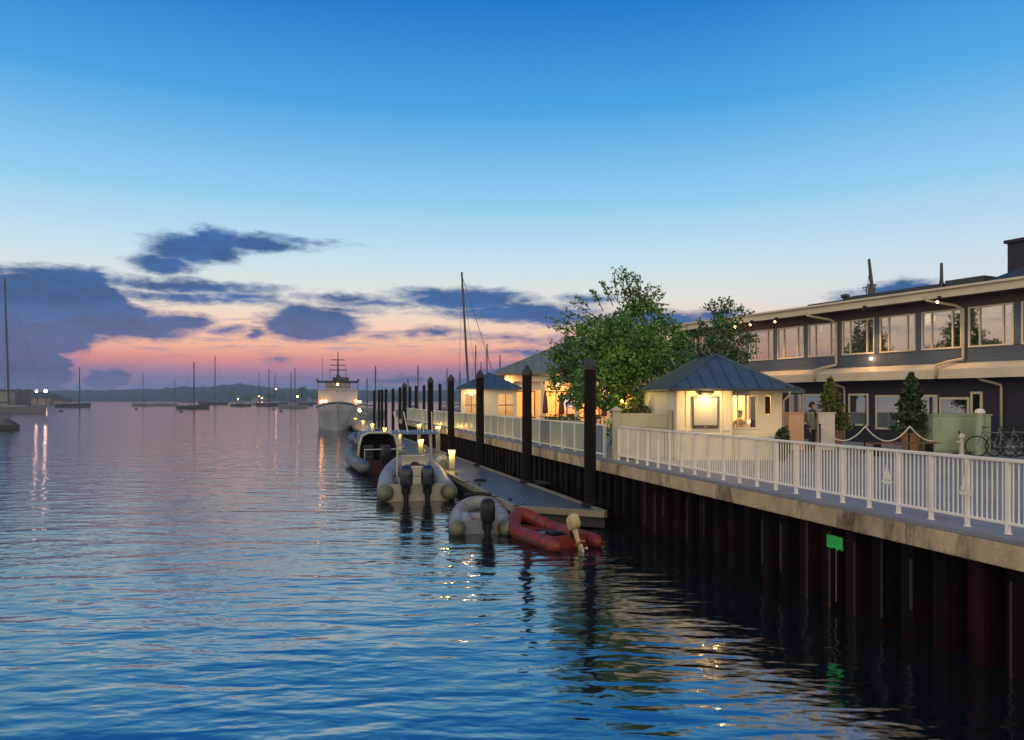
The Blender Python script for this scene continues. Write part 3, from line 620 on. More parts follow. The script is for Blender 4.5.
CL = [(tp(px, py, dy), (rx, rx, rz_)) for px, py, dy, rx, rz_ in ((720, 335, 0, 1.0, 0.9), (715, 355, 0.2, 1.3, 1.0), (740, 350, 0, 0.8, 1.0), (700, 350, 0.4, 0.9, 0.9), (728, 318, 0, 0.7, 0.7), (690, 372, 0.2, 0.9, 0.9), (746, 375, 0.1, 0.5, 0.9), (715, 378, 0.5, 1.2, 0.9))]
SP = []
for (bx, by, ex, ey) in ((715, 320, 708, 303), (722, 315, 719, 297), (728, 312, 730, 296), (733, 318, 742, 304), (738, 322, 748, 309), (708, 328, 698, 318), (745, 340, 756, 334), (725, 312, 724, 300), (718, 322, 712, 299), (700, 340, 688, 330)):
    SP.append((tp(bx, by), tp(ex, ey), 24)); SP.append((tp((bx + ex) / 2, (by + ey) / 2), tp(ex + rr.uniform(-7, 7), ey + rr.uniform(2, 8)), 9))
tree('young_tree', 'smaller loose-crowned tree rising behind the kiosk roof', (tx, Yt, DECK), 2.4, 0.10, CL, 1200, 0.11, M['leaf2'], SP, 9)
def shrub(label, px, Y, rad, n, m, h=0.0, size=0.10, seed=1):
    r = random.Random(seed); root = thing('shrub', label, 'shrub', (gx(px, Y), Y, DECK), 0)
    mb = MB(); leaves(mb, blob_pts((0, 0, rad[2] + h), rad, n, r, 0.45), size, r); mb.build('foliage', m, root, normals=False)
    tk = MB()
    for _ in range(5): tk.tube([(r.uniform(-.1, .1), r.uniform(-.1, .1), 0), (r.uniform(-.5, .5) * rad[0], r.uniform(-.5, .5) * rad[1], rad[2] * 1.3 + h)], [0.03, 0.01], 5)
    tk.build('stem', M['bark'], root); return root
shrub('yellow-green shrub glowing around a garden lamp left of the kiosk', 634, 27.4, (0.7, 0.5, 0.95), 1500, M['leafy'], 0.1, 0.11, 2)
shrub('dark low shrub against the corner post of the tall screen', 622, 27.5, (0.7, 0.5, 0.75), 700, M['leaf'], 0, 0.11, 3)
shrub('dark shrub tucked against the left clapboard side of the kiosk', 663, 29.6, (0.6, 0.6, 1.0), 800, M['leaf2'], 0, 0.11, 4)
shrub('wispy grass-like shrub at the right corner of the kiosk', 783, 22.9, (0.24, 0.24, 0.55), 420, M['leafd'], 0, 0.12, 5)
gl = thing('garden_lamp', 'amber garden lamp on a thin post among the yellow-green shrub', 'lamp', (gx(622, 27.6), 27.6, DECK))
MB().tube([(0, 0, 0), (0, 0, 1.75)], 0.03, 8).build('post', M['blackm'], gl); MB().ball((0, 0, 1.82), 0.05, 8).build('globe', M['amber_lamp'], gl)
light('garden_lamp_light', (gx(622, 27.6), 27.45, DECK + 1.95), 40, (1, 0.72, 0.12), 0.08)
def conifer(label, px, Y, base_py, top_py, rad, m, seed, n=2600, lean=0.0):
    r = random.Random(seed); x = gx(px, Y); z1 = gz(top_py, Y) - DECK
    root = thing('potted_conifer', label, 'tree', (x, Y, DECK), 0, 'potted conifers before the long building')
    MB().lathe([(0.24, 0), (0.26, 0.02), (0.34, 0.60), (0.37, 0.62), (0.37, 0.70), (0.32, 0.70), (0.31, 0.64)], n=18).build('pot', M['terra'], root)
    MB().tube([(0, 0, 0.62), (lean * 0.5, 0, z1 * 0.6), (lean, 0, z1 * 0.97)], [0.05, 0.035, 0.01], 7).build('trunk', M['bark'], root)
    pts = []
    for _ in range(n):
        k = r.random(); z = 0.78 + (z1 - 0.78) * k; R_ = rad * ((1 - k) ** 0.7) * (0.75 + 0.35 * math.sin(k * 31 + r.uniform(-.5, .5))) + 0.05; a = r.uniform(0, 6.283); q = R_ * (0.35 + 0.75 * r.random() ** 0.5)
        pts.append((lean * k + q * math.cos(a), q * math.sin(a), z + 0.1 * r.uniform(-1, 1)))
    mb = MB(); leaves(mb, pts, 0.12, r); mb.build('foliage', m, root, normals=False); return root
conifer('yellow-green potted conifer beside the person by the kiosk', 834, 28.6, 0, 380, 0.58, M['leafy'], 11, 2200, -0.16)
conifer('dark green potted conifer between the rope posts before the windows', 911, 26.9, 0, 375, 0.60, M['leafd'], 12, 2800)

# ------------------------------------------------------------------ long two-storey building (x inland, y along it)
bl = thing('waterfront_building', 'long two-storey dark-sided building with a row of wide upper windows', 'building', (31.8, 0, DECK), BA)
B0, B1 = 14.0, 50.0
def bs(px): return 31.8 / ((px - CX) / F + 0.496) / math.cos(BA)
ZS, ZH, ZE0, ZE1 = 3.88, 5.42, 5.86, 6.12      # sill, head, eave (above the deck)
BW = 1.925; b_first = bs(1018) - BW * 6
MB().box(0.0, 0.25, B0, B1, 0, 3.1).build('lower_wall', M['lowwall'], bl)
mb = MB(); z = 3.11
while z < ZS - 0.02: mb.box(-0.008 - 0.012, 0.2, B0, B1, z, min(z + 0.125, ZS - 0.02)); z += 0.13
mb.build('upper_siding', M['siding'], bl)
MB().box(-0.02, 0.2, B0, B1, ZH + 0.0, ZE0 - 0.02).build('head_wall', M['soffit'], bl)
# skirt roof between the storeys
def profile(mb, prof, y0, y1): mb.loft([[(x, y0, z) for x, z in prof], [(x, y1, z) for x, z in prof]])
mb = MB(); profile(mb, [(-0.021, 3.30), (-0.30, 3.24), (-0.62, 3.06), (-0.62, 2.74), (-0.021, 2.74)], B0, B1)
mb.build('skirt_roof', M['trim'], bl)
mb = MB(); 
for z_ in (2.78, 2.88, 2.97): mb.box(-0.64, -0.62, B0, B1, z_, z_ + 0.085)
mb.box(-0.66, -0.621, B0, B1, 2.69, 2.77); mb.build('skirt_boards', M['trim'], bl)
# eave
mb = MB().box(-0.85, 0.3, B0, B1, ZE0 - 0.02, ZE0 + 0.03); mb.build('soffit', M['soffit'], bl)
mb = MB(); profile(mb, [(-0.86, ZE0 - 0.06), (-0.86, ZE1 - 0.05), (-0.98, ZE1 - 0.02), (-0.98, ZE1 + 0.06), (-0.80, ZE1 + 0.06), (-0.80, ZE0 - 0.06)], B0, B1); mb.build('gutter', M['trim'], bl)
mb = MB().box(-0.79, 14, B0, B1, ZE1 - 0.1, ZE1 + 0.02); mb.build('roof', M['roof_dark'], bl)
# interior
MB().box(0.3, 7, B0, B1, ZS - 0.25, ZS - 0.2).box(6.8, 7, B0, B1, ZS - 0.2, ZE0).build('interior', M['greywall'], bl)
k = 0; y = b_first
while y > B0 + BW: y -= BW
curt = random.Random(5)
while y < B1 - BW:
    a, b = y + 0.13, y + BW - 0.13
    dark = (bs(916) - 3.0) > y + BW / 2 + 2.6 - 0 and False
    wn = MB()
    for q in (a, a + (b - a) * 0.22 - 0.03, a + (b - a) * 0.74 - 0.03, b - 0.06): wn.box(-0.045, 0.04, q, q + 0.06, ZS + 0.06, ZH - 0.06)
    wn.box(-0.05, 0.05, a, b, ZH - 0.06, ZH - 0.002).box(-0.06, 0.05, a, b, ZS - 0.01, ZS + 0.06)
    wn = wn.build('window', M['trim'], bl)
    MB().box(-0.004, 0.002, a + 0.06, b - 0.06, ZS + 0.06, ZH - 0.06).build('pane', M['glass'], wn)
    MB().box(-0.03, 0.2, y - 0.128, y + 0.128, ZS, ZH - 0.001).build('pilaster', M['siding'], bl)
    if y > bs(918) - 0.5:
        mb = MB(); n_ = 22
        for j in range(n_):
            if curt.random() < 0.93: mb.box(0.14 + 0.02 * (j % 2), 0.165 + 0.02 * (j % 2), a + (b - a) * j / n_, a + (b - a) * (j + 1) / n_ - 0.004, ZS + 0.02, ZH - 0.02)
        mb.build('blind', M['curtain'], bl)
    y += BW; k += 1
MB().box(-0.035, 14, B1 - 0.2, B1 + 0.02, 0, ZE0 - 0.03).box(-0.02, 0.2, B1 - 2, B1 - 0.2, ZS - 0.02, ZH).build('end_wall', M['siding'], bl)
# indoor plants in the unshaded bays
for px, h_, s_ in ((945, 1.0, 1), (957, .8, 2), (985, 0.7, 3), (1003, 1.15, 4), (1012, 1.2, 5)):
    o = thing('indoor_plant', {945: 'tall leafy house plant in the wide window near the downpipe', 957: 'smaller house plant behind the downpipe bay window', 985: 'low house plant in the rightmost full upper window', 1003: 'taller house plant in the rightmost full upper window', 1012: 'tallest house plant at the right edge of the last upper window'}[px], 'plant', local(bl, (0.75, bs(px) - 0.15, ZS - 0.2)), 0, 'house plants in the upper windows')
    r_ = random.Random(s_); MB().lathe([(0.12, 0), (0.17, 0.25), (0.15, 0.25)], n=12).build('pot', M['terra'], o)
    mb = MB(); leaves(mb, blob_pts((0, 0, 0.25 + h_ * 0.55), (0.36, 0.36, h_ * 0.5), 240, r_, 0.2), 0.15, r_); mb.build('foliage', M['leafd'], o, normals=False)
# lower windows, with pale frames
def low_win(px0, px1, zt, zb, door=False):
    y1, y0 = bs(px0), bs(px1)
    w_ = MB().box(-0.05, -0.002, y0, y0 + 0.09, zb, zt).box(-0.05, -0.002, y1 - 0.09, y1, zb, zt).box(-0.05, -0.002, y0 + 0.09, y1 - 0.09, zt - 0.09, zt).box(-0.06, -0.002, y0 + 0.09, y1 - 0.09, zb, zb + 0.08).build('lower_window', M['trim'], bl)
    return w_, y0, y1
for px0, px1, zt, zb, kind in ((790, 802, 2.0, 0.7, 'c'), (803, 822, 2.02, 0.7, 'c'), (849, 869, 2.02, 0.72, 'c'), (876, 900, 1.95, 0.6, 'c'), (922, 938, 1.95, 0.7, 'c'), (940, 970, 1.85, 0.7, 'd'), (971, 983, 2.06, 0.1, 'd')):
    w_, y0, y1 = low_win(px0, px1, zt + 0.12, zb)
    MB().box(-0.012, -0.006, y0 + 0.09, y1 - 0.09, zb + 0.08, zt + 0.03).build('blind', M['curtain'] if kind == 'c' else M['black'], w_)
    MB().box(-0.036, -0.032, y0 + 0.09, y1 - 0.09, zb + 0.08, zt + 0.03).build('pane', M['glass'], w_)
# downpipes
def pipe(name, pts, r=0.06): return MB().tube([tuple(p) for p in pts], r, 10).build(name, M['pipe'], bl, smooth=True)
for px in (838, 965):
    y = bs(px)
    pipe('downpipe', [(-0.88, y + 1.05, ZE0 + 0.05), (-0.86, y + 0.98, ZE0 - 0.10), (-0.30, y + 0.2, ZH + 0.10), (-0.12, y, ZH - 0.06), (-0.12, y, ZS - 0.35), (-0.13, y, ZS - 0.43), (-0.45, y + 0.45, 3.33), (-0.70, y + 0.68, 3.22), (-0.72, y + 0.70, 3.1), (-0.72, y + 0.70, 2.7)])
for px in (846, 1003):
    y = bs(px)
    pipe('lower_downpipe', [(-0.55, y + 0.6, 2.72), (-0.45, y + 0.5, 2.62), (-0.12, y, 2.42), (-0.10, y, 2.3), (-0.10, y, 0.0)], 0.05)
# spot lamps under the eave
for px, on in ((751, 1), (766, 1), (791, 1), (880, 0), (955, 1)):
    y = bs(px) ; 
    sp = MB().tube([(-0.86, y, ZE0 - 0.02), (-1.0, y, ZE0 - 0.08)], 0.03, 8).tube([(-0.98, y, ZE0 - 0.02), (-1.06, y, ZE0 - 0.22)], [0.05, 0.085], 10).build('spotlight', M['blackm'], bl)
    if on:
        MB().ball((-1.065, y, ZE0 - 0.235), 0.10 if px == 751 else 0.045, 6).build('bulb', M['warm_lamp'], sp)
for px, pw_ in ((751, 60), (791, 45), (880, 38), (953, 26), (1010, 10)):
    y = bs(px); a = local(bl, (-1.1, y, ZE0 - 0.3)); light('eave_spot_light', a, pw_ * 5, (1, 0.5, 0.16), 0.06, 80, local(bl, (-0.35, y, 2.9)))
wl = MB().box(-0.10, -0.021, bs(872) - 0.035, bs(872) + 0.035, ZS - 0.27, ZS - 0.19).build('wall_lamp', M['warm_lamp'], bl)
light('wall_lamp_light', local(bl, (-0.2, bs(872), ZS - 0.22)), 6, (1, 0.6, 0.25), 0.05)
for px in (783, 882): light('room_light', local(bl, (3.0, bs(px), ZH + 0.1)), 40, (1, 0.75, 0.5), 0.3)
# roof structures
yr = bs(1003)
MB().loft([[(0.2, bs(958), ZE1 + 0.03), (8, bs(958), ZE1 + 0.03), (8, B0, ZE1 + 0.03), (0.2, B0, ZE1 + 0.03)], [(3.4, yr - 0.5, ZE1 + 1.5), (5.5, yr - 0.5, ZE1 + 1.5), (5.5, B0 + 2, ZE1 + 1.5), (3.4, B0 + 2, ZE1 + 1.5)]]).build('hip_roof', M['roof_dark'], bl)
MB().box(2.6, 5.0, B0 + 4, 32.2, ZE1 + 0.5, ZE1 + 2.0).box(2.5, 5.1, B0 + 3.9, 32.3, ZE1 + 2.0, ZE1 + 2.12).build('roof_box', M['lowwall'], bl)
for a_, b_, h_ in ((790, 828, 0.36), (829, 924, 0.46), (926, 965, 0.54)): MB().box(1.2, 8, bs(b_), bs(a_), ZE1 + 0.03, ZE1 + h_ + 0.1).build('roof_step', M['roof_dark'], bl)
MB().lathe([(0.12, 0), (0.10, 0.3), (0.2, 0.36), (0.2, 0.46), (0.05, 0.5)], (1.4, bs(824), ZE1 + 0.25), 10).build('roof_vent', M['roof_dark'], bl)
MB().tube([(1.4, bs(845), ZE1 + 0.3), (1.4, bs(845), ZE1 + 0.95)], 0.025, 6).bar((1.4, bs(845) - 0.3, ZE1 + 0.92), (1.4, bs(845) + 0.2, ZE1 + 0.92), 0.03).bar((1.4, bs(845) - 0.15, ZE1 + 0.6), (1.4, bs(845) + 0.2, ZE1 + 0.92), 0.02).build('aerial', M['roof_dark'], bl)

# ------------------------------------------------------------------ things on the quay by the building
Yq = 27.0
for px0, px1, lab, mm in ((789, 804, 'peach-lit waist-high board left of the standing person', 'peach'), (819, 835, 'pale waist-high board right of the standing person', 'greywall')):
    o = thing('counter_board', lab, 'board', (gx(px0, Yq), Yq, DECK), 0); w_ = gx(px1, Yq) - gx(px0, Yq)
    MB().box(0, w_, 0, 0.45, 0.05, 1.38).build('body', M[mm], o, bevel=0.01); MB().box(-0.03, w_ + 0.03, -0.03, 0.48, 1.38, 1.42).build('top', M[mm], o); MB().box(0.03, w_ - 0.03, 0.03, 0.42, 0, 0.05).build('plinth', M['frame_dark'], o)
light('board_lamp_light', (gx(787, Yq) - 0.6, Yq - 0.9, DECK + 2.1), 14, (1, 0.5, 0.22), 0.1)
# rope posts
rp = None; posts = []
for px, lb in ((864.5, 'thin dark rope post left of the dark potted conifer'), (909, 'thin dark rope post before the dark potted conifer'), (954, 'thin dark rope post before the green cabinet'), (820, 'thin dark rope post beside the pale waist-high board')):
    Y = 26.2
    if px == 820: Y = 26.8
    p = (gx(px, Y), Y, DECK); posts.append(p)
    if rp is None:
        rp = thing('rope_post', lb, 'post', p, 0, 'rope posts before the building')
        MB().lathe([(0.16, 0), (0.16, 0.02), (0.03, 0.05)], n=16).build('base', M['blackm'], rp); MB().lathe([(0.028, 0.04), (0.028, 0.94), (0.045, 0.95), (0.045, 0.99), (0.02, 1.02)], n=12).build('shaft', M['blackm'], rp)
    else: dup(rp, p, label=lb)
order = [posts[3], posts[0], posts[1], posts[2]]
for (a, b), lb in zip(zip(order, order[1:]), ('white rope sagging from the pale board to the first post', 'white rope swag left of the dark potted conifer', 'white rope swag hanging before the green cabinet')):
    pts = []
    for j in range(15):
        k = j / 14; v = Vector(a).lerp(Vector(b), k); v.z = DECK + 0.95 - 0.52 * (1 - (2 * k - 1) ** 2); v.y -= 0.05; pts.append(v)
    tag(MB().tube(pts, 0.026, 6).build('rope', M['rope'], smooth=True), lb, 'rope', 'white rope swags')
# green cabinet
Yg = 26.0; gxa = gx(935, Yg)
gb = thing('utility_cabinet', 'pale green utility cabinet before the dark lower wall', 'cabinet', (gxa, Yg + 0.1, DECK), 0); w_ = gx(993, Yg) - gxa
MB().box(0, w_, 0, 1.2, 0.06, 1.32).build('body', M['greenbox'], gb, bevel=0.015)
MB().box(-0.03, w_ + 0.03, -0.03, 1.23, 1.32, 1.37).build('lid', M['greenbox'], gb)
mb = MB()
for j in range(2): mb.box(0.06 + j * (w_ / 2), w_ / 2 - 0.03 + j * (w_ / 2), -0.02, -0.001, 0.12, 1.26)
dr = mb.build('doors', M['greenbox'], gb); MB().box(w_ / 2 - 0.14, w_ / 2 - 0.11, -0.05, -0.021, 0.6, 0.8).build('handle', M['blackm'], dr)
MB().box(0.02, w_ - 0.02, 0.02, 1.18, 0, 0.06).build('plinth', M['concrete'], gb)
bo = thing('bollard', 'stout pale green post with white cap before the green cabinet', 'bollard', (gx(978, 25.6), 25.5, DECK))
MB().lathe([(0.15, 0), (0.15, 1.42)], n=18).build('shaft', M['greenbox'], bo, smooth=False); MB().lathe([(0.17, 1.42), (0.17, 1.47), (0.12, 1.55), (0.02, 1.58)], n=18).build('cap', M['white'], bo)
st = thing('standpipe', 'short grey standpipe with round cap beside a rope post', 'standpipe', (gx(956.5, 26.0), 25.7, DECK))
MB().lathe([(0.09, 0), (0.07, 0.04), (0.06, 0.55), (0.10, 0.57), (0.10, 0.66), (0.04, 0.72)], n=12).build('shaft', M['greywall'], st); MB().tube([(-0.06, 0, 0.42), (-0.16, 0, 0.42)], 0.04, 8).build('outlet', M['greywall'], st)
# bench
be = thing('bench', 'low dark-legged bench with pale slats behind the railing', 'bench', (gx(874, 24.6), 24.6, DECK), R(4))
mb = MB()
for j in range(3): mb.box(0, 2.3, j * 0.15, j * 0.15 + 0.12, 0.42, 0.46)
mb.build('seat', M['wood'], be)
for x in (0.2, 2.0): MB().box(x, x + 0.06, 0.02, 0.4, 0, 0.42).build('leg', M['blackm'], be)
# bicycles
def bicycle(label, loc, rz):
    o = thing('bicycle', label, 'bicycle', loc, rz, 'bicycles by the green cabinet')
    for y in (-0.52, 0.52):
        w_ = MB()
        w_.tube([(0, y + 0.33 * math.cos(a), 0.34 + 0.33 * math.sin(a)) for a in [2 * math.pi * k / 20 for k in range(21)]], 0.02, 6, False); w_ = w_.build('wheel', M['black'], o)
        mb = MB()
        for k in range(12): a = math.pi * 2 * k / 12; mb.bar((0, y, 0.34), (0, y + 0.31 * math.cos(a), 0.34 + 0.31 * math.sin(a)), 0.004)
        mb.lathe([(0.03, -0.03), (0.03, 0.03)], (0, y, 0.34), 8); mb.build('spokes', M['alu'], w_)
    A, B_, C_, D_, E_ = (0, -0.52, 0.34), (0, -0.10, 0.28), (0, -0.20, 0.78), (0, 0.36, 0.82), (0, 0.52, 0.34)
    MB().tube([A, B_], 0.014).tube([B_, C_], 0.018).tube([C_, D_], 0.018).tube([B_, D_], 0.02).tube([A, C_], 0.012).tube([D_, E_], 0.016).tube([D_, (0, 0.33, 0.95)], 0.016).build('frame', M['hullg'], o)
    MB().lathe([(0.02, 0.86), (0.09, 0.88), (0.07, 0.92)], (0, -0.24, 0), 10, 0.7, 1.4).tube([C_, (0, -0.23, 0.87)], 0.013).build('saddle', M['black'], o)
    MB().tube([(-0.28, 0.25, 0.98), (-0.12, 0.35, 0.97), (0.12, 0.35, 0.97), (0.28, 0.25, 0.98)], 0.014).build('handlebar', M['black'], o)
    MB().lathe([(0.10, -0.01), (0.10, 0.01)], (0.0, -0.10, 0.28), 12).build('crank', M['blackm'], o)
    return o
b1 = bicycle('leftmost parked bicycle leaning by the green cabinet', (gx(995, 24.6), 24.6, DECK), R(70))
dup(b1, (gx(1008, 24.9), 24.9, DECK), R(100), 'middle parked bicycle standing right of the green cabinet'); dup(b1, (gx(1023, 24.8), 24.7, DECK), R(80), 'rightmost parked bicycle cut by the frame edge')

# ------------------------------------------------------------------ people
def person(label, loc, rz, joints, edges, radii, jacket_m, seated=False):
    o = thing('person', label, 'person', loc, rz)
    me = bpy.data.meshes.new('body'); me.from_pydata(joints, edges, []); b = bpy.data.objects.new('body', me); COL.objects.link(b); b.parent = o; me.materials.append(jacket_m)
    sk = b.modifiers.new('skin', 'SKIN'); sk.use_smooth_shade = True
    for v, r in zip(me.skin_vertices[0].data, radii): v.radius = r if isinstance(r, tuple) else (r, r)
    me.skin_vertices[0].data[0].use_root = True
    b.modifiers.new('sub', 'SUBSURF').levels = 2; b.modifiers['sub'].render_levels = 2
    return o
def head(o, c, yaw, cap=True):
    """head with eye sockets, nose, ears; built around c, facing local -y turned by yaw"""
    mb = MB(); X = Matrix.Translation(c) @ Matrix.Rotation(yaw, 4, 'Z'); rings = []
    for z, rx, ry, yo in ((-0.13, .035, .035, -.03), (-0.11, .05, .062, -.03), (-0.07, .062, .082, -.012), (-0.02, .072, .093, 0), (0.03, .076, .098, .004), (0.08, .068, .088, .008), (0.115, .042, .055, .008), (0.13, .01, .012, .008)):
        rings.append([X @ Vector((rx * math.cos(a), yo + ry * math.sin(a), z)) for a in [2 * math.pi * k / 16 for k in range(16)]])
    mb.loft(rings)
    mb.loft([[X @ Vector(p) for p in q] for q in (((-.008, -.09, .02), (.008, -.09, .02), (.008, -.08, .02)), ((-.016, -.118, -.03), (.016, -.118, -.03), (.0, -.085, -.04)))])
    for s in (-1, 1): mb.loft([[X @ Vector((s * .074, .0 + .02 * math.cos(a), -.01 + .034 * math.sin(a))) for a in [6.283 * k / 8 for k in range(8)]], [X @ Vector((s * .088, .012 + .016 * math.cos(a), -.008 + .03 * math.sin(a))) for a in [6.283 * k / 8 for k in range(8)]]])
    h = mb.build('head', M['skin'], o, smooth=True)
    mb = MB()
    for s in (-1, 1): mb.ball(X @ Vector((s * .03, -.088, .012)), .010, 5)
    mb.loft([[X @ Vector(p) for p in q] for q in (((-.025, -.091, -.07), (.025, -.091, -.07), (.025, -.088, -.06), (-.025, -.088, -.06)), ((-.02, -.098, -.068), (.02, -.098, -.068), (.02, -.094, -.062), (-.02, -.094, -.062)))])
    mb.build('face_features', M['maroon'], h)
    mb = MB(); rings = []
    for z, k_, yo in ((-0.06, 1.0, .035), (0.0, 1.06, .03), (0.05, 1.1, .018), (0.10, .95, .014), (0.135, .55, .012), (0.15, .08, .012)):
        rings.append([X @ Vector((.084 * k_ * math.cos(a), yo + .098 * k_ * math.sin(a) + (0.02 if math.sin(a) < -0.6 and z < 0.05 else 0), z)) for a in [2 * math.pi * k / 16 for k in range(16)]])
    mb.loft(rings); mb.build('hair', M['hair'], o, smooth=True)
def hand(o, c, side):
    mb = MB(); x, y, z = c
    mb.loft([[(x + a * .035, y + b * .016, z + .04) for a, b in ((-1, -1), (1, -1), (1, 1), (-1, 1))], [(x + a * .042, y + b * .016, z - .05) for a, b in ((-1, -1), (1, -1), (1, 1), (-1, 1))]])
    for j, L in enumerate((.07, .08, .075, .06)):
        fx = x - .032 + j * .0215; mb.tube([(fx, y, z - .045), (fx, y - .004, z - .045 - L * .55), (fx, y - .022, z - .045 - L)], [.0095, .009, .007], 6)
    mb.tube([(x + side * .03, y, z + .01), (x + side * .058, y - .01, z - .02), (x + side * .06, y - .022, z - .055)], [.012, .011, .008], 6)
    mb.build('hand', M['skin'], o, smooth=True)
J = [(0, 0, .95), (0, .01, 1.15), (0, .01, 1.34), (0, 0, 1.45), (0, -.01, 1.53), (.18, .01, 1.40), (.24, .0, 1.13), (.22, -.06, .88), (-.18, .01, 1.40), (-.24, 0, 1.13), (-.22, -.06, .88), (.09, 0, .88), (.10, -.01, .50), (.10, .02, .09), (.11, -.12, .04), (-.09, 0, .88), (-.10, -.01, .50), (-.10, .02, .09), (-.11, -.12, .04)]
Eg = [(0, 1), (1, 2), (2, 3), (3, 4), (3, 5), (5, 6), (6, 7), (3, 8), (8, 9), (9, 10), (0, 11), (11, 12), (12, 13), (13, 14), (0, 15), (15, 16), (16, 17), (17, 18)]
Rd = [(.15, .12), (.145, .11), (.16, .12), (.11, .09), .052, .07, .052, .038, .07, .052, .038, .095, .07, .05, .04, .095, .07, .05, .04]
pe = person('standing person in grey-green jacket between the two waist-high boards', (gx(812, 27.3), 27.3, DECK), R(35), J, Eg, Rd, M['trousers'])
head(pe, (0, -.02, 1.66), R(30)); hand(pe, (.22, -.065, .80), -1); hand(pe, (-.22, -.065, .80), 1)
mb = MB(); rings = []
for z, rx, ry in ((.80, .215, .16), (.95, .205, .155), (1.15, .20, .15), (1.32, .235, .155), (1.42, .20, .13), (1.47, .11, .10)): rings.append([(rx * math.cos(a), .005 + ry * math.sin(a), z) for a in [6.2832 * k / 20 for k in range(20)]])
mb.loft(rings, False, False)
for s in (-1, 1): mb.tube([(s * .17, .01, 1.41), (s * .215, .01, 1.32), (s * .255, 0, 1.13), (s * .235, -.05, .91)], [.085, .085, .07, .055], 12)
mb.build('jacket', M['jacket'], pe, smooth=True)
mb = MB().tube([(.09 * math.cos(a), -.01 + .09 * math.sin(a), 1.475) for a in [6.2832 * k / 14 for k in range(15)]], .035, 8).loft([[(-.05, -.15, 1.42), (.05, -.15, 1.42), (.04, -.12, 1.46), (-.04, -.12, 1.46)], [(-.02, -.175, 1.2), (.02, -.175, 1.2), (.02, -.155, 1.2), (-.02, -.155, 1.2)]]); mb.build('scarf', M['collar'], pe, smooth=True)
# seated attendant inside the kiosk
J2 = [(0, 0, .50), (0, .02, .72), (0, .02, .92), (0, 0, 1.02), (0, -.01, 1.10), (.18, .01, .97), (.24, -.03, .72), (.16, -.26, .66), (-.18, .01, .97), (-.24, -.03, .72), (-.16, -.26, .66), (.10, -.05, .48), (.11, -.44, .48), (.11, -.44, .09), (.11, -.57, .04), (-.10, -.05, .48), (-.11, -.44, .48), (-.11, -.44, .09), (-.11, -.57, .04)]
pe2 = person('seated attendant in white shirt seen through the lit kiosk window', local(ki, (2.42, 1.45, 0.16)), R(-20), J2, Eg, Rd, M['shirt'])
head(pe2, (0, -.02, 1.25), R(10)); hand(pe2, (.16, -.27, .60), -1); hand(pe2, (-.16, -.27, .60), 1)
stl = thing('stool', 'plain wooden stool under the kiosk attendant', 'stool', local(ki, (2.42, 1.45, 0.09)), 0)
MB().lathe([(0.19, .44), (0.2, .46), (0.19, .48)], n=18).build('seat', M['wood'], stl)
for a in range(4): MB().tube([(.12 * math.cos(a * 1.571 + .78), .12 * math.sin(a * 1.571 + .78), .44), (.17 * math.cos(a * 1.571 + .78), .17 * math.sin(a * 1.571 + .78), 0)], .018, 7).build('leg', M['wood'], stl)

# ------------------------------------------------------------------ floating dock, pilings, lamps
UNIT_SCALE = 1.1667; H = 3.85 / UNIT_SCALE; U2 = UNIT_SCALE ** 2
cL, cR = 5.72, 7.62
dk_ = thing('floating_dock', 'long low floating dock of grey boards beside the quay wall', 'dock', (0, 0, 0), 0)
near = [(0.05, 19.85), (2.34, 18.9)]
fl = pw(cL, 100); fr = pw(cR, 100)
out = [(near[0][0], near[0][1]), (near[1][0], near[1][1]), (fr[0], fr[1]), (fl[0], fl[1])]
MB().prism(out, 0.05, 0.40).build('float', M['dock_dark'], dk_)
ddir = Vector((-0.2744, 0.9616, 0)); rdir = Vector((0.9616, 0.2744, 0))
mb = MB(); s = 0.0; a0, b0 = Vector((*near[0], 0)), Vector((*near[1], 0))
n_ = 520
for k in range(n_):
    f0, f1 = k / n_, (k + 0.93) / n_
    if k > 260 and k % 2: continue
    A = a0.lerp(Vector((*fl, 0)), f0); Bq = b0.lerp(Vector((*fr, 0)), f0); C_ = b0.lerp(Vector((*fr, 0)), f1 if k <= 260 else (k + 1.96) / n_); Dq = a0.lerp(Vector((*fl, 0)), f1 if k <= 260 else (k + 1.96) / n_)
    ins = (Bq - A).normalized() * 0.06
    z1 = 0.45 + 0.003 * math.sin(k * 12.9); q = [A + ins, Bq - ins, C_ - ins, Dq + ins]
    mb.loft([[(p.x, p.y, 0.402) for p in q], [(p.x, p.y, z1) for p in q]])
mb.build('deck_boards', M['dock'], dk_)
MB().bar((out[0][0], out[0][1], 0.40), (out[3][0], out[3][1], 0.40), 0.12, 0.18).bar((out[1][0], out[1][1], 0.40), (out[2][0], out[2][1], 0.40), 0.12, 0.18).build('edge_timber', M['dock_edge'], dk_)
MB().bar((out[0][0] + 0.1, out[0][1] - 0.07, 0.41), (out[1][0], out[1][1] - 0.07, 0.41), 0.12, 0.16).build('end_timber', M['dock_edge'], dk_)
for k in range(9):
    p = a0.lerp(Vector((*fl, 0)), 0.015 + k * 0.045) + rdir * 0.25
    MB().bar(p + Vector((0, 0, .50)) - ddir * .14, p + Vector((0, 0, .50)) + ddir * .14, .04, .035).box(-.03, .03, -.03, .03, .45, .49, Matrix.Translation((p.x, p.y, 0))).build('cleat', M['blackm'], dk_)
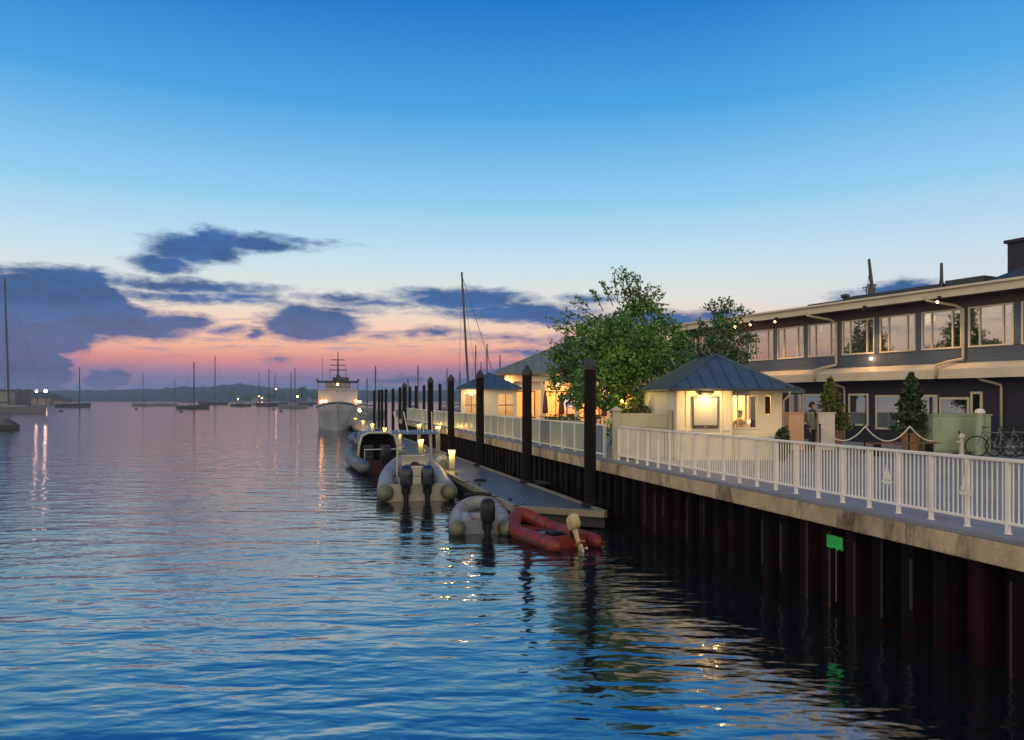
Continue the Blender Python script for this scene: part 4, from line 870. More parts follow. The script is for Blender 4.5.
# dark mats lying on the dock
for (px, py), lb in (((548, 482), 'dark flat mat lying on the near dock boards'), ((480, 481), 'coiled dark mooring line on the dock beside the grey boat')):
    Y = 2.83 * F / (py - HZ); o = MB()
    if px == 548: o.box(-.55, .25, -.5, .7, .456, .475, Matrix.Translation((gx(px, Y), Y, 0)) @ Matrix.Rotation(PA, 4, 'Z')); o = o.build('mat', M['dock_dark'], bevel=.005); tag(o, lb, 'mat')
    else:
        pts = [(gx(px, Y) + (.16 + .012 * k / 12) * math.cos(k * .5), Y + .22 * math.sin(k * .5), .475 + .0006 * k) for k in range(60)]
        tag(o.tube(pts, .018, 5).build('coiled_line', M['black'], smooth=True), lb, 'rope')

pil = None
PN = [(590, 357, 19.9, .165, 'nearest and tallest dark piling, in front of the leafy tree'), (527, 365, 25.4, .165, 'dark piling standing before the lit restaurant patio'), (480, 370, 31.9, .17, 'dark piling in front of the distant small kiosk'), (451, 374.3, 38.0, .17, 'dark piling just left of the distant small kiosk'), (430.5, 376.7, 44.0, .17, 'dark piling with a cap behind the console boat, left of the kiosk'), (404.5, 382.5, 54.8, .17, 'dark piling rising above the left end of the panel fence')]
PF = [(440, 383.2, 80), (424, 384.6, 84), (416, 385.2, 88), (410, 385.8, 92), (400, 386.8, 76), (393, 388, 82), (386, 388.5, 85), (382, 389, 89), (379, 389.4, 94), (374.3, 389.7, 97)]
for i, (px, py, Y, r_, lb) in enumerate(PN):
    z1 = gz(py, Y)
    o = thing('piling', lb, 'piling', (gx(px, Y), Y, 0), rnd.uniform(0, 3), 'pilings along the floating dock'); rr_ = r_ * rnd.uniform(.96, 1.04)
    MB().lathe([(rr_ * 1.06, -2.5), (rr_ * 1.03, 0.3), (rr_, 1.6), (rr_ * .97, z1 - .32)], n=20).build('shaft', M['timber'], o, smooth=False)
    MB().lathe([(rr_ * 1.10, z1 - .34), (rr_ * 1.10, z1 - .22), (rr_ * .55, z1 - .08), (.03, z1)], n=20).build('cap', M['cap'], o)
    if i < 4: MB().lathe([(rr_ * 1.5, .44), (rr_ * 1.55, .47), (rr_ * 1.55, .53), (rr_ * 1.45, .55), (rr_ * 1.07, .55)], n=20).build('guide_hoop', M['blackm'], o)
base = None
for i, (px, py, Y) in enumerate(PF):
    z1 = gz(py, Y)
    lb = ['first far dark piling right of the radar arm, above the panel fence', 'second far piling above the panel fence end', 'third far piling from the right in the far row', 'fourth far piling from the right in the far row', 'far piling at the left end of the panel fence', 'far piling beside the amber dock lights', 'far piling behind the amber dock lights, slimmer', 'third far piling from the ship', 'second far piling from the ship', 'far dark piling nearest the moored white ship'][i]
    if base is None:
        base = thing('piling', lb, 'piling', (gx(px, Y), Y, 0), 0, 'far row of pilings'); zz = z1
        MB().lathe([(.17, -2), (.16, z1 - .3), (.18, z1 - .28), (.18, z1 - .2), (.03, z1)], n=12).build('shaft', M['timber'], base)
    else: dup(base, (gx(px, Y), Y, z1 - zz), label=lb)
# lamp pedestals on the dock
def pedestal(label, Y, c_=6.25, pw_=10):
    x, y = pw(c_, Y); o = thing('dock_lamp', label, 'lamp', (x, y, 0.452), PA, 'lamp pedestals on the dock')
    MB().box(-.12, .12, -.12, .12, 0, .66).build('pedestal', M['gel'], o, bevel=.015)
    hd = MB().box(-.11, .11, -.11, .11, .66, .74).build('lens', M['amber_lamp'], o); MB().box(-.15, .15, -.15, .15, .74, .785).build('lid', M['gel'], o, bevel=.012)
    light('dock_lamp_light', local(o, (-.13, -.27, .68)), pw_ * U2, (1, .66, .12), .06)
    return o
for Y, lb in ((30.5, 'nearest amber dock lamp pedestal, beside the round-topped dock box'), (38.2, 'amber dock lamp pedestal seen behind the console boat'), (46.2, 'amber dock lamp pedestal left of the console boat canopy'), (54, 'amber dock lamp pedestal near the dark cabin boat top'), (63, 'amber dock lamp pedestal by the far end of the fence'), (72, 'second amber dock lamp pedestal from the white ship'), (82, 'amber dock lamp pedestal closest to the white ship')): pedestal(lb, Y, pw_=24 if Y < 40 else 16)
for px, py, Y, lb in ((419, 424.5, 47.5, 'left amber lamp post glowing against the panel fence'), (438, 426.5, 41.2, 'right amber lamp post glowing against the panel fence')):
    c_ = gx(px, Y) + .2853 * Y; o = thing('dock_lamp', lb, 'lamp', (gx(px, Y), Y, .452), PA, 'lamp pedestals on the dock'); z_ = gz(py, Y) - .452
    MB().box(-.1, .1, -.1, .1, 0, z_ - .1).build('pedestal', M['gel'], o); MB().box(-.1, .1, -.1, .1, z_ - .1, z_).build('lens', M['amber_lamp'], o); MB().box(-.14, .14, -.14, .14, z_, z_ + .05).build('lid', M['gel'], o)
    light('dock_lamp_light', local(o, (.22, -.15, z_)), 22 * U2, (1, .6, .12), .08)
x, y = pw(6.0, 31.2); db = thing('dock_box', 'round-topped white dock box beside the nearest dock lamp', 'dock box', (x, y, .452), PA)
pr = [(-.24, 0), (.24, 0), (.24, .22)] + [(.24 * math.cos(a), .22 + .24 * math.sin(a)) for a in [math.pi * k / 10 for k in range(1, 10)]] + [(-.24, .22)]
MB().loft([[(a, -.15, b) for a, b in pr], [(a, .25, b) for a, b in pr]]).build('body', M['gel'], db)
MB().loft([[(a * .75, -.165, .02 + b * .75) for a, b in pr], [(a * .75, -.151, .02 + b * .75) for a, b in pr]]).build('hatch', M['hullg'], db)

# ------------------------------------------------------------------ boats
def sub(o, name, mb, m, smooth=False, bevel=0): return mb.build(name, m, o, smooth=smooth, bevel=bevel)
def tube_path(L, b, z0, lift, blunt=2.2, n=13):
    y0, y1, yb = -L / 2, L * 0.10, L / 2; out = []
    ys = [y0 + (y1 - y0) * k / 5 for k in range(5)] + [y1 + (yb - y1) * math.sin(math.pi / 2 * k / n) for k in range(n + 1)]
    for y in ys:
        k = max(0, (y - y1) / (yb - y1)); out.append((b * max(0, 1 - k ** blunt) ** (1 / blunt), y, z0 + lift * k ** 2))
    return out
def outboard(o, x, y, z, m_c, s=1.0, tilt=0.0):
    X = Matrix.Translation((x, y, z)) @ Matrix.Rotation(tilt, 4, 'X') @ Matrix.Scale(s, 4)
    ob = MB(); rings = []
    for zz, rx, ry, yo in ((.05, .08, .13, -.10), (.09, .13, .20, -.12), (.16, .155, .26, -.13), (.38, .16, .265, -.14), (.50, .14, .23, -.14), (.55, .10, .17, -.14), (.565, .03, .05, -.14)):
        rings.append([X @ Vector((rx * math.copysign(abs(math.cos(a)) ** .5, math.cos(a)), yo + ry * math.copysign(abs(math.sin(a)) ** .6, math.sin(a)), zz)) for a in [6.28319 * k / 20 for k in range(20)]])
    ob.loft(rings); ob = ob.build('outboard', m_c, o, smooth=True)
    lg = MB()
    rings = [[X @ Vector((rx * math.cos(a), yo + ry * math.sin(a), zz)) for a in [6.28319 * k / 10 for k in range(10)]] for zz, rx, ry, yo in ((.10, .085, .13, -.10), (-.25, .06, .11, -.10), (-.62, .04, .12, -.12))]
    lg.loft(rings); lg.tube([X @ Vector(p) for p in ((0, .06, -.64), (0, -.10, -.64), (0, -.30, -.64))], [.03 * s, .055 * s, .035 * s], 8)
    lg.box(-.10, .10, -.36, -.02, -.42, -.40, X); lg.build('leg', M['black'] if m_c != M['creamcowl'] else m_c, ob, smooth=False)
    pr_ = MB()
    for k in range(3): a = k * 2.094; pr_.loft([[X @ Vector((math.cos(a + d) * r, -.30, -.64 + math.sin(a + d) * r)) for d, r in ((-.1, .03), (-.35, .15), (.35, .15), (.1, .03))], [X @ Vector((math.cos(a + d) * r, -.32, -.64 + math.sin(a + d) * r)) for d, r in ((-.1, .03), (-.35, .15), (.35, .15), (.1, .03))]])
    pr_.build('propeller', M['alu'], ob)
    MB().box(-.11, .11, -.02, .08, -.12, .12, X).build('bracket', M['blackm'], ob)
    return ob
def inflatable(name, label, cat, loc, rz, L, B, r, m_t, m_in, m_end, lift=.22, z0=None, deep=.25, blunt=2.2):
    o = thing(name, label, cat, loc, rz); b = B / 2 - r; z0 = r * .72 if z0 is None else z0
    hp = tube_path(L - 2 * r, b, z0, lift, blunt); full = [(-x, y, z) for x, y, z in hp[:-1]][::1]; full = [(-x, y, z) for x, y, z in hp] + [(x, y, z) for x, y, z in reversed(hp[:-1])]
    MB().tube(full, r, 16).build('tube', m_t, o, smooth=True)
    sm = MB(); fl_ = [Vector(p) for p in full]
    for i in (1, 3, 5, 8, 11, len(fl_) - 12, len(fl_) - 9, len(fl_) - 6, len(fl_) - 4, len(fl_) - 2):
        d_ = (fl_[i + 1] - fl_[i - 1]).normalized() * .02; sm.tube([fl_[i] - d_, fl_[i] + d_], r * 1.012, 16, False)
    sm.tube([p + Vector((math.copysign(r * .98, p.x) if abs(p.x) > b * .5 else p.x * .25, r * .98 * max(0, 1 - abs(p.x) / b) ** .5, -.02)) for p in fl_], .022, 6)
    sm.build('seam_band', M['dock_dark'] if m_t != M['hypalon_dark'] else M['hullg'], o)
    for s_ in (-1, 1):
        y0 = -(L - 2 * r) / 2
        MB().tube([(s_ * b, y0 + .01, z0), (s_ * b, y0 - .06, z0), (s_ * b, y0 - .10 - r * .7, z0 - .01), (s_ * b, y0 - .13 - r * 1.25, z0 - .02)], [r * 1.015, r * 1.015, r * .78, r * .32], 16).build('tube_end', m_end, o, smooth=True)
    mb = MB(); inner = [(x, y, .06) for x, y, z in hp]; outl = [(-x, y, z) for x, y, z in inner[:-1]] + [(inner[-1][0], inner[-1][1], .10)] + [(x, y, z) for x, y, z in reversed(inner[:-1])]
    top = [(x, y, .10 + .1 * max(0, y / L)) for x, y, z in outl]; bot = [(x * .85, y * .96, -deep) for x, y, z in outl]
    mb.loft([bot, [(x, y, .02) for x, y, z in outl], top]); mb.build('floor', m_in, o)
    MB().box(-b, b, -(L - 2 * r) / 2 + .02, -(L - 2 * r) / 2 + .08, -.1, z0 + r * .9).build('transom', m_in, o)
    return o, b, z0, full
def grabline(o, full, r, m):
    mb = MB(); pts = []
    for i, (x, y, z) in enumerate(full[2:-2]): pts.append((x * (1 + r * .75 / max(.3, abs(x) + .2)) if abs(x) > .2 else x, y + (.6 * r if abs(x) < .5 else 0), z + r * .70 - .03 * (i % 2)))
    mb.tube(pts, .012, 5); mb.build('grab_line', m, o)
# 1 red inflatable
hd_ = math.atan2(1.30, 2.75)
o, b, z0, full = inflatable('inflatable_dinghy', 'red inflatable dinghy with a cream-covered outboard at the dock end', 'dinghy', (.77, 17.75, 0), R(27), 2.85, 1.40, .17, M['hypalon_red'], M['red_in'], M['hypalon_red'], .28, None, .25, 1.65)
MB().box(-b, b, -.25, .0, z0 + .02, z0 + .06).build('bench_seat', M['hullg'], o); grabline(o, full, .18, M['black'])
outboard(o, .0, -1.32, z0 + .22, M['creamcowl'], .68, R(-30))
MB().tube([(-.2, .4, .14), (.2, .2, .15), (.25, -.5, .15), (-.1, -.7, .14)], .03, 6).build('fuel_hose', M['black'], o); MB().box(-.35, -.05, -.95, -.62, .12, .32).build('fuel_tank', M['black'], o, bevel=.03)
# 2 grey inflatable
o, b, z0, full = inflatable('inflatable_dinghy', 'small grey inflatable dinghy with a tall black outboard', 'dinghy', (-.84, 19.75, 0), R(4), 3.25, 1.6, .205, M['hypalon'], M['hypalon'], M['cone'])
MB().tube([(-b, -.35, z0 + .06), (b, -.35, z0 + .06)], .15, 14).build('thwart', M['hypalon'], o, smooth=True); MB().tube([(-b + .25, -1.3, z0 + .05), (-b + .22, -.5, z0 + .12)], .15, 12).build('seat_cushion', M['hypalon'], o, smooth=True)
outboard(o, .14, -1.46, z0 + .10, M['black'], 1.15); grabline(o, full, .205, M['black'])
MB().tube([(-.4, 1.35, z0 + .46), (0, 1.5, z0 + .48), (.35, 1.35, z0 + .46)], .05, 8).build('bow_bag', M['black'], o)
# 3 console RIB
o, b, z0, full = inflatable('console_boat', 'large grey rigid inflatable with centre console, blue canopy and twin outboards', 'boat', (-3.58, 27.5, 0), R(9), 7.3, 2.6, .275, M['hypalon'], M['gel'], M['cone'], .5, .30, .35)
for x in (-.36, .32): outboard(o, x, -3.42, .42, M['navy'], 1.36)
cs_ = MB().loft([[(-.5, -.6, .12), (.5, -.6, .12), (.5, .6, .12), (-.5, .6, .12)], [(-.46, -.5, 1.05), (.46, -.5, 1.05), (.46, .45, 1.05), (-.46, .45, 1.05)], [(-.42, -.2, 1.22), (.42, -.2, 1.22), (.42, .4, 1.22), (-.42, .4, 1.22)]]).build('console', M['gel'], o, bevel=.03)
MB().box(-.36, -.06, -.62, -.585, .70, .95).box(.06, .36, -.62, -.585, .70, .95).build('instrument_panel', M['black'], cs_); MB().lathe([(.17, -.02), (.19, 0), (.17, .02)], (0, 0, 0), 16).build('wheel', M['black'], cs_).matrix_local = Matrix.Translation((.0, -.68, .88)) @ Matrix.Rotation(R(70), 4, 'X')
MB().loft([[(-.42, .1, 1.2), (.42, .1, 1.2), (.42, .13, 1.2), (-.42, .13, 1.2)], [(-.36, .3, 1.62), (.36, .3, 1.62), (.36, .33, 1.62), (-.36, .33, 1.62)]]).build('windscreen', M['glass_clear'], o)
for x in (-.62, .62):
    for y in (-.55, .55): MB().tube([(x, y, .15), (x, y, 1.2), (x * .95, y * 1.1, 2.05)], .028, 8).build('canopy_post', M['alu'], o)
MB().loft([[(-.85, -1.1, 2.05), (.85, -1.1, 2.05), (.85, 1.0, 2.05), (-.85, 1.0, 2.05)], [(-.80, -1.05, 2.13), (.80, -1.05, 2.13), (.80, .95, 2.13), (-.80, .95, 2.13)]]).build('canopy', M['canvas_blue'], o, bevel=.03)
for x in (-.55, -.25, .3, .6): MB().tube([(x, -1.0, 2.1), (x * 1.15 - .12, -1.25, 2.85)], .022, 6).build('rod_holder', M['white'], o)
MB().box(-.45, .45, -1.75, -1.15, .15, .62).box(-.45, .45, -1.75, -1.68, .62, 1.0).build('helm_seat', M['gel'], o, bevel=.04); MB().box(-.5, .5, 1.0, 1.6, .15, .55).build('bow_seat', M['gel'], o, bevel=.04)
grabline(o, full, .275, M['black'])
# 4 dark cabin boat
o, b, z0, full = inflatable('cabin_boat', 'dark inflatable patrol boat with rounded cabin top open at the stern', 'boat', (gx(371, 36.2) + .1, 36.4, 0), PA + R(3), 7.4, 2.5, .30, M['hypalon_dark'], M['maroon'], M['hypalon_dark'], .5, .32, .35)
arch = []
for y, h_, w_ in ((-1.7, 1.0, 1.0), (-1.4, 1.72, .92), (.9, 1.72, .9), (1.6, 1.25, .75), (2.1, .75, .5)):
    q = [(-w_, .35), (-w_ * .98, h_ * .62), (-w_ * .82, h_ * .92), (-w_ * .5, h_), (w_ * .5, h_), (w_ * .82, h_ * .92), (w_ * .98, h_ * .62), (w_, .35)]; arch.append([(x, y + (0 if i in (0, 7) else 0), z) for i, (x, z) in enumerate(q)])
cb = MB().loft(arch[1:], False, False, closed=False).build('cabin', M['hypalon_dark'], o); md = cb.modifiers.new('solid', 'SOLIDIFY'); md.thickness = .06
MB().tube([Vector(p) + Vector((0, -.02, 0)) for p in arch[1]], .06, 8).build('cabin_rim', M['gel'], o, smooth=True)
MB().box(-.82, .82, .6, .66, .1, 1.6).build('bulkhead', M['maroon'], o)
MB().loft([[(-.95, -1.0, .80), (-.95, .7, .80), (-.95, .7, 1.2), (-.95, -1.0, 1.2)], [(-.935, -1.0, .80), (-.935, .7, .80), (-.935, .7, 1.2), (-.935, -1.0, 1.2)]]).build('side_window', M['black'], o)
for x in (-.45, .35): MB().box(x - .25, x + .25, -1.3, -.8, .12, .65).box(x - .25, x + .25, -1.32, -1.25, .65, 1.15).build('seat', M['navy'], o, bevel=.04)
MB().tube([(-.75, -2.3, .3), (-.75, -2.3, 1.0), (.75, -2.3, 1.0), (.75, -2.3, .3)], .03, 8).build('stern_rail', M['alu'], o)
outboard(o, 0, -3.5, .55, M['black'], 1.25)
# 5 small tender beyond it
o, b, z0, full = inflatable('tender', 'small dark inflatable tender lying ahead of the cabin boat', 'boat', (gx(366, 58), 58, 0), PA + R(20), 4.2, 1.9, .27, M['hypalon_dark'], M['hullg'], M['hypalon_dark'])
MB().box(-.35, .35, -.6, .3, .1, .85).build('console', M['hullg'], o, bevel=.03); outboard(o, 0, -1.9, .45, M['black'], 1.1)
# mooring lines
for a, b_, lb in (((.05, 19.35, .55), (.35, 20.2, .5), 'short dark line tying the red dinghy to the dock'), ((-.75, 21.3, .62), (-.35, 21.7, .5), 'dark line tying the grey dinghy to the dock'), ((-1.9, 25.2, .6), (-1.45, 25.6, .5), 'dark line tying the console boat to the dock')):
    a, b_ = Vector(a), Vector(b_); tag(MB().tube([a, a.lerp(b_, .5) - Vector((0, 0, .06)), b_], .014, 5).build('mooring_line', M['black']), lb, 'rope', 'mooring lines of the small boats')

# white ship, bow towards the viewer
Yb = 77.0; sp = thing('motor_ship', 'white motor ship moored bow-on with lit bridge and three-spar mast', 'ship', (gx(338, Yb), Yb, 0), R(13.1))
st_ = []
for y, hb, hw, zd in ((0, .06, .04, 3.05), (.8, .80, .25, 2.98), (2.2, 1.55, .75, 2.85), (4.5, 2.15, 1.55, 2.65), (8, 2.35, 2.15, 2.45), (16, 2.35, 2.2, 2.35), (22, 2.1, 1.9, 2.4)):
    off = -.9 if y < 1 else 0
    st_.append([(-hb, y - (.55 if y < .5 else 0), zd), (-hb * .93, y - (.4 if y < .5 else 0), zd * .72), (-hw, y + (.5 if y < .5 else 0), .35), (-hw * .8, y + (.7 if y < .5 else 0), -.6), (hw * .8, y + (.7 if y < .5 else 0), -.6), (hw, y + (.5 if y < .5 else 0), .35), (hb * .93, y - (.4 if y < .5 else 0), zd * .72), (hb, y - (.55 if y < .5 else 0), zd)])
MB().loft(st_).build('hull', M['ship'], sp, smooth=False)
MB().tube([(p[0][0] - .03, p[0][1], p[0][2] - .12) for p in st_], .07, 6).tube([(p[-1][0] + .03, p[-1][1], p[-1][2] - .12) for p in st_], .07, 6).build('rub_rail', M['hulld'], sp)
MB().loft([[(-2.1, 5.0, 2.5), (2.1, 5.0, 2.5), (2.15, 18, 2.4), (-2.15, 18, 2.4)], [(-2.1, 5.3, 4.2), (2.1, 5.3, 4.2), (2.15, 18, 4.2), (-2.15, 18, 4.2)]]).build('deckhouse', M['ship'], sp)
MB().box(-2.25, 2.25, 5.2, 17, 4.2, 4.28).build('bridge_deck', M['ship'], sp)
MB().box(-1.35, 1.35, 6.6, 12, 4.28, 4.55).box(-1.35, 1.35, 6.6, 12, 5.05, 5.2).build('bridge', M['ship'], sp)
wb = MB()
for k in range(6): wb.box(-1.35 + k * .52, -1.27 + k * .52, 6.6, 6.68, 4.55, 5.05)
wb.box(-1.35, -1.3, 6.7, 12, 4.55, 5.05).box(1.3, 1.35, 6.7, 12, 4.55, 5.05).box(-1.3, 1.3, 11.9, 12, 4.55, 5.05); wb = wb.build('bridge_window', M['frame_dark'], sp); MB().box(-1.27, 1.27, 6.63, 6.65, 4.56, 5.04).build('pane', M['glass_clear'], wb)
MB().box(-2.3, 2.3, 6.0, 13, 5.2, 5.32).box(-2.3, -2.1, 6.0, 6.4, 5.32, 5.55).box(2.1, 2.3, 6.0, 6.4, 5.32, 5.55).build('bridge_roof', M['hulld'], sp)
for x in (-2.15, 2.15): MB().tube([(x, 6.3, 4.28), (x, 6.3, 5.2)], .05, 6).build('stanchion', M['hulld'], sp)
MB().tube([(-2.2, 5.3, 4.75), (2.2, 5.3, 4.75)], .04, 6).tube([(-2.2, 5.3, 4.5), (2.2, 5.3, 4.5)], .025, 6).build('bridge_rail', M['ship'], sp)
ms = MB().tube([(0, 8.5, 5.3), (0, 8.5, 6.6), (0, 8.5, gz(352, Yb + 8.5))], [.14, .10, .04], 8).build('mast', M['hulld'], sp)
for z_, w_ in ((6.6, .95), (7.15, .85), (7.75, .75)): MB().tube([(-w_, 8.5, z_), (w_, 8.5, z_)], .055, 6).build('spar', M['hulld'], ms)
MB().box(-.6, 1.2, 7.5, 9, 5.32, 5.75).box(-.2, .3, 7.2, 7.6, 5.32, 5.95).build('radar_mount', M['hulld'], sp)
MB().tube([(-1.7, 7, 5.3), (-1.7, 7, 8.0)], .025, 5).build('whip_aerial', M['hulld'], sp)
MB().tube([(.9, 8, 5.6), (.9, 8, 6.9)], .03, 5).tube([(-.9, 8, 5.6), (-.9, 8, 6.5)], .03, 5).build('aerial', M['hulld'], sp)
for x, z_, y_, mm in ((-1.75, 3.02, 4.6, 'orange_lamp'), (-1.3, 3.05, 4.6, 'orange_lamp'), (1.95, 3.05, 4.6, 'orange_lamp'), (2.35, 3.0, 5.2, 'orange_lamp'), (2.5, 1.9, 10, 'orange_lamp'), (2.55, 2.0, 15, 'orange_lamp')):
    MB().ball((x, y_, z_), .13, 6).build('deck_lamp', M[mm], sp)
MB().ball((-.05, 7.1, 4.88), .14, 6).build('bridge_lamp', M['orange_lamp'], sp)
light('ship_deck_light', local(sp, (-1.7, 4.0, 3.2)), 14, ORANGE, .15); light('ship_deck_light', local(sp, (2.1, 4.0, 3.2)), 12, ORANGE, .15); light('ship_bridge_light', local(sp, (0, 8.0, 4.95)), 30, ORANGE, .15); light('ship_side_light', local(sp, (3.2, 9, 2.2)), 60, WARM, .15)

# sailing boats
def sailboat(label, px, wl, mast_px, top_py, L, hm, rz, Y=None, mr=.10, lean=0.0, cover=True, group='sailing boats at moorings', stay=None):
    Y = Y or H * F / (wl - HZ); z1 = gz(top_py, Y)
    o = thing('sailing_boat', label, 'sailboat', (gx(px, Y), Y, 0), rz, group); B = L * .29; fb = L * .09 + .25
    rg = []
    for k, hb in ((-.5, .55), (-.3, .88), (0, 1.0), (.25, .78), (.42, .36), (.53, .03)):
        y = k * L; z_ = fb * (1 + .35 * max(0, k) * 1.6); q = hb * B / 2; fl_ = .12 * L * max(0, k) ** 2
        rg.append([(-q, y, z_), (-q * .85, y - fl_, .0), (-q * .4, y - fl_, -.4), (q * .4, y - fl_, -.4), (q * .85, y - fl_, 0), (q, y, z_)])
    MB().loft(rg).build('hull', hm, o)
    MB().loft([[(-B * .26, -L * .15, fb * .95), (B * .26, -L * .15, fb * .95), (B * .2, L * .22, fb), (-B * .2, L * .22, fb)], [(-B * .22, -L * .14, fb + .5), (B * .22, -L * .14, fb + .5), (B * .14, L * .18, fb + .4), (-B * .14, L * .18, fb + .4)]]).build('cabin', M['hullg'], o)
    mx = (gx(mast_px, Y) - gx(px, Y)); 
    c_, s_ = math.cos(-rz), math.sin(-rz); my = s_ * mx if abs(c_) < .99 or True else 0; mxl = c_ * mx
    tx_, ty_ = c_ * (mx + lean), s_ * (mx + lean)
    MB().tube([(mxl, my, fb * .8), (tx_, ty_, z1)], [mr, mr * .7], 8).build('mast', M['mastm'], o)
    hgt = z1
    if cover: MB().tube([(mxl, my, fb + 1.1), (mxl * .5, my - L * .36, fb + 1.05)], [.16, .1], 8).build('boom', M['hulld'], o)
    mb = MB(); top = (tx_, ty_, z1 * .98)
    for e in ((0, L * .52, fb * 1.3), (0, -L * .5, fb), (-B * .45, my, fb), (B * .45, my, fb)): mb.tube([top, e], mr * .04 + Y * .00004, 4)
    if stay: mb.tube([top, (c_ * stay[0], s_ * stay[0], stay[1])], mr * .16 + Y * .00009, 4)
    mb.build('rigging', M['mastm'], o)
    return o
sailboat('big sailboat at the left edge with the tallest left mast and pale hull', 14, 413.3, 9, 278, 13.5, M['hullg'], R(-80), mr=.26, lean=-1.0)
sailboat('dark two-tone sailboat right of the headland floodlights', 73, 407.2, 79.5, 367, 12.5, M['hulld'], R(-75), mr=.24)
sailboat('grey sailboat with a faint thin mast left of the two dark ones', 143, 406.3, 143, 372, 10.5, M['hullg'], R(85), mr=.14)
sailboat('grey sailboat with short mast close beside the faint-masted one', 166, 406.0, 174.5, 378, 10, M['hullg'], R(95), mr=.12)
sailboat('nearest dark-hulled sailboat in mid harbour with a stout mast', 193, 409.0, 194, 362, 10.2, M['hulld'], R(-84), mr=.24)
sailboat('dark long-hulled sailboat carrying the tallest mid-harbour mast', 213, 405.0, 215, 356, 16, M['hulld'], R(88), mr=.32)
sailboat('grey sailboat with close mast left of the ship, far one', 258, 405.5, 259, 373, 9.5, M['hullg'], R(80), mr=.16)
sailboat('dark sailboat third left of the white ship', 272, 406.3, 269, 369, 13.5, M['hulld'], R(-80), mr=.26)
sailboat('slim-masted grey sailboat between two dark ones left of ship', 280, 405.2, 275, 373, 10, M['hullg'], R(75), mr=.18)
sailboat('pale grey sailboat second left of the white ship', 293, 408.3, 291, 371, 10.5, M['hullg'], R(88), mr=.18)
sailboat('dark sailboat with tall mast nearest left of the white ship', 300, 406.0, 295, 368, 12, M['hulld'], R(-86), mr=.26)
sailboat('dim sailboat partly cut at the left edge below the big mast', -4, 404.3, 5, 385, 14, M['hulld'], R(80), mr=.3)
sailboat('tall leaning dark mast of a yacht moored beyond the small kiosk', 470, 0, 470, 272, 12, M['hulld'], R(-10), Y=95, mr=.17, lean=-1.05, stay=(3.4, 5.2))
for px, tp_, Y, lb in ((375.5, 366, 130, 'yacht with thin mast just right of the white ship'), (367, 378, 150, 'yacht with short faint mast close to the white ship'), (418, 365, 120, 'yacht with radar-arm mast above the far pilings'), (408, 378, 160, 'yacht with faint mast left of the radar-arm one'), (460, 371, 150, 'faint yacht mast left of the tall leaning mast'), (475.7, 345, 170, 'faint tall yacht mast right of the leaning mast'), (481, 362, 180, 'short faint yacht mast behind the piling by the kiosk'), (487, 344, 110, 'dark upright yacht mast crossed by the leaning stay'), (500, 355, 150, 'faint yacht mast left of the restaurant roof corner'), (447, 368, 170, 'faint short mast behind the second piling')):
    sailboat(lb, px, 0, px, tp_, 9.5, M['hullg'], R(-15), Y=Y, mr=.10 + Y * .0003, group='yachts moored beyond the quay')
# mooring buoys and low boats
for px, wl, r_, lb in ((61, 411.6, .55, 'small dark mooring buoy below the floodlit headland'), (181, 412, .5, 'small dark mooring buoy before the nearest mid sailboat'), (136, 409.5, .5, 'small dark mooring buoy under the faint-masted sailboat'), (281, 411.5, .45, 'small dark mooring buoy before the pale grey sailboat'), (273, 409.8, .45, 'tiny dark mooring buoy left of its twin near the ship')):
    Y = H * F / (wl - HZ); o = thing('mooring_buoy', lb, 'buoy', (gx(px, Y), Y, 0), 0, 'mooring buoys'); MB().ball((0, 0, .1), r_, 8, .7).build('float', M['hulld'], o, smooth=True); MB().tube([(0, 0, .4), (0, 0, .7)], .07, 6).build('ring', M['blackm'], o)
Y = H * F / (429.5 - HZ); o = thing('rowing_boat', 'low dark covered rowing boat at the left edge', 'boat', (gx(2, Y), Y, 0), R(85))
MB().loft([[(x * k, y, z) for x, z in ((-.75, .5), (-.55, -.1), (.55, -.1), (.75, .5))] for y, k in ((-1.7, .7), (-.5, 1), (.8, .9), (1.7, .08))]).build('hull', M['hulld'], o); MB().loft([[(-.6 * k, y, .5), (0, y, .5 + h_), (.6 * k, y, .5)] for y, k, h_ in ((-1.6, .7, .3), (-.4, 1, .75), (.6, .9, .6), (1.6, .1, .05))]).build('cover', M['hulld'], o)
for px, wl, L, lb in ((240, 406.5, 9, 'low dark motorboat lying between the mid sailboats and the shore trees'), (318 - 5, 404.2, 12, 'low grey motorboat just left of the white ship bow')):
    Y = H * F / (wl - HZ); o = thing('motor_boat', lb, 'boat', (gx(px, Y), Y, 0), R(86)); B = 2.6
    MB().loft([[(x * k, y * L / 10, z) for x, z in ((-B / 2, 1.1), (-B * .4, -.2), (B * .4, -.2), (B / 2, 1.1))] for y, k in ((-5, .85), (0, 1), (3, .8), (5, .05))]).build('hull', M['hulld'], o); MB().loft([[(-.9, -2, 1.1), (.9, -2, 1.1), (.8, 2, 1.1), (-.8, 2, 1.1)], [(-.8, -1.8, 2.3), (.8, -1.8, 2.3), (.6, 1.0, 2.3), (-.6, 1.0, 2.3)]]).build('cabin', M['hullg'], o)
UNIT_SCALE = 1.0; H = 3.85
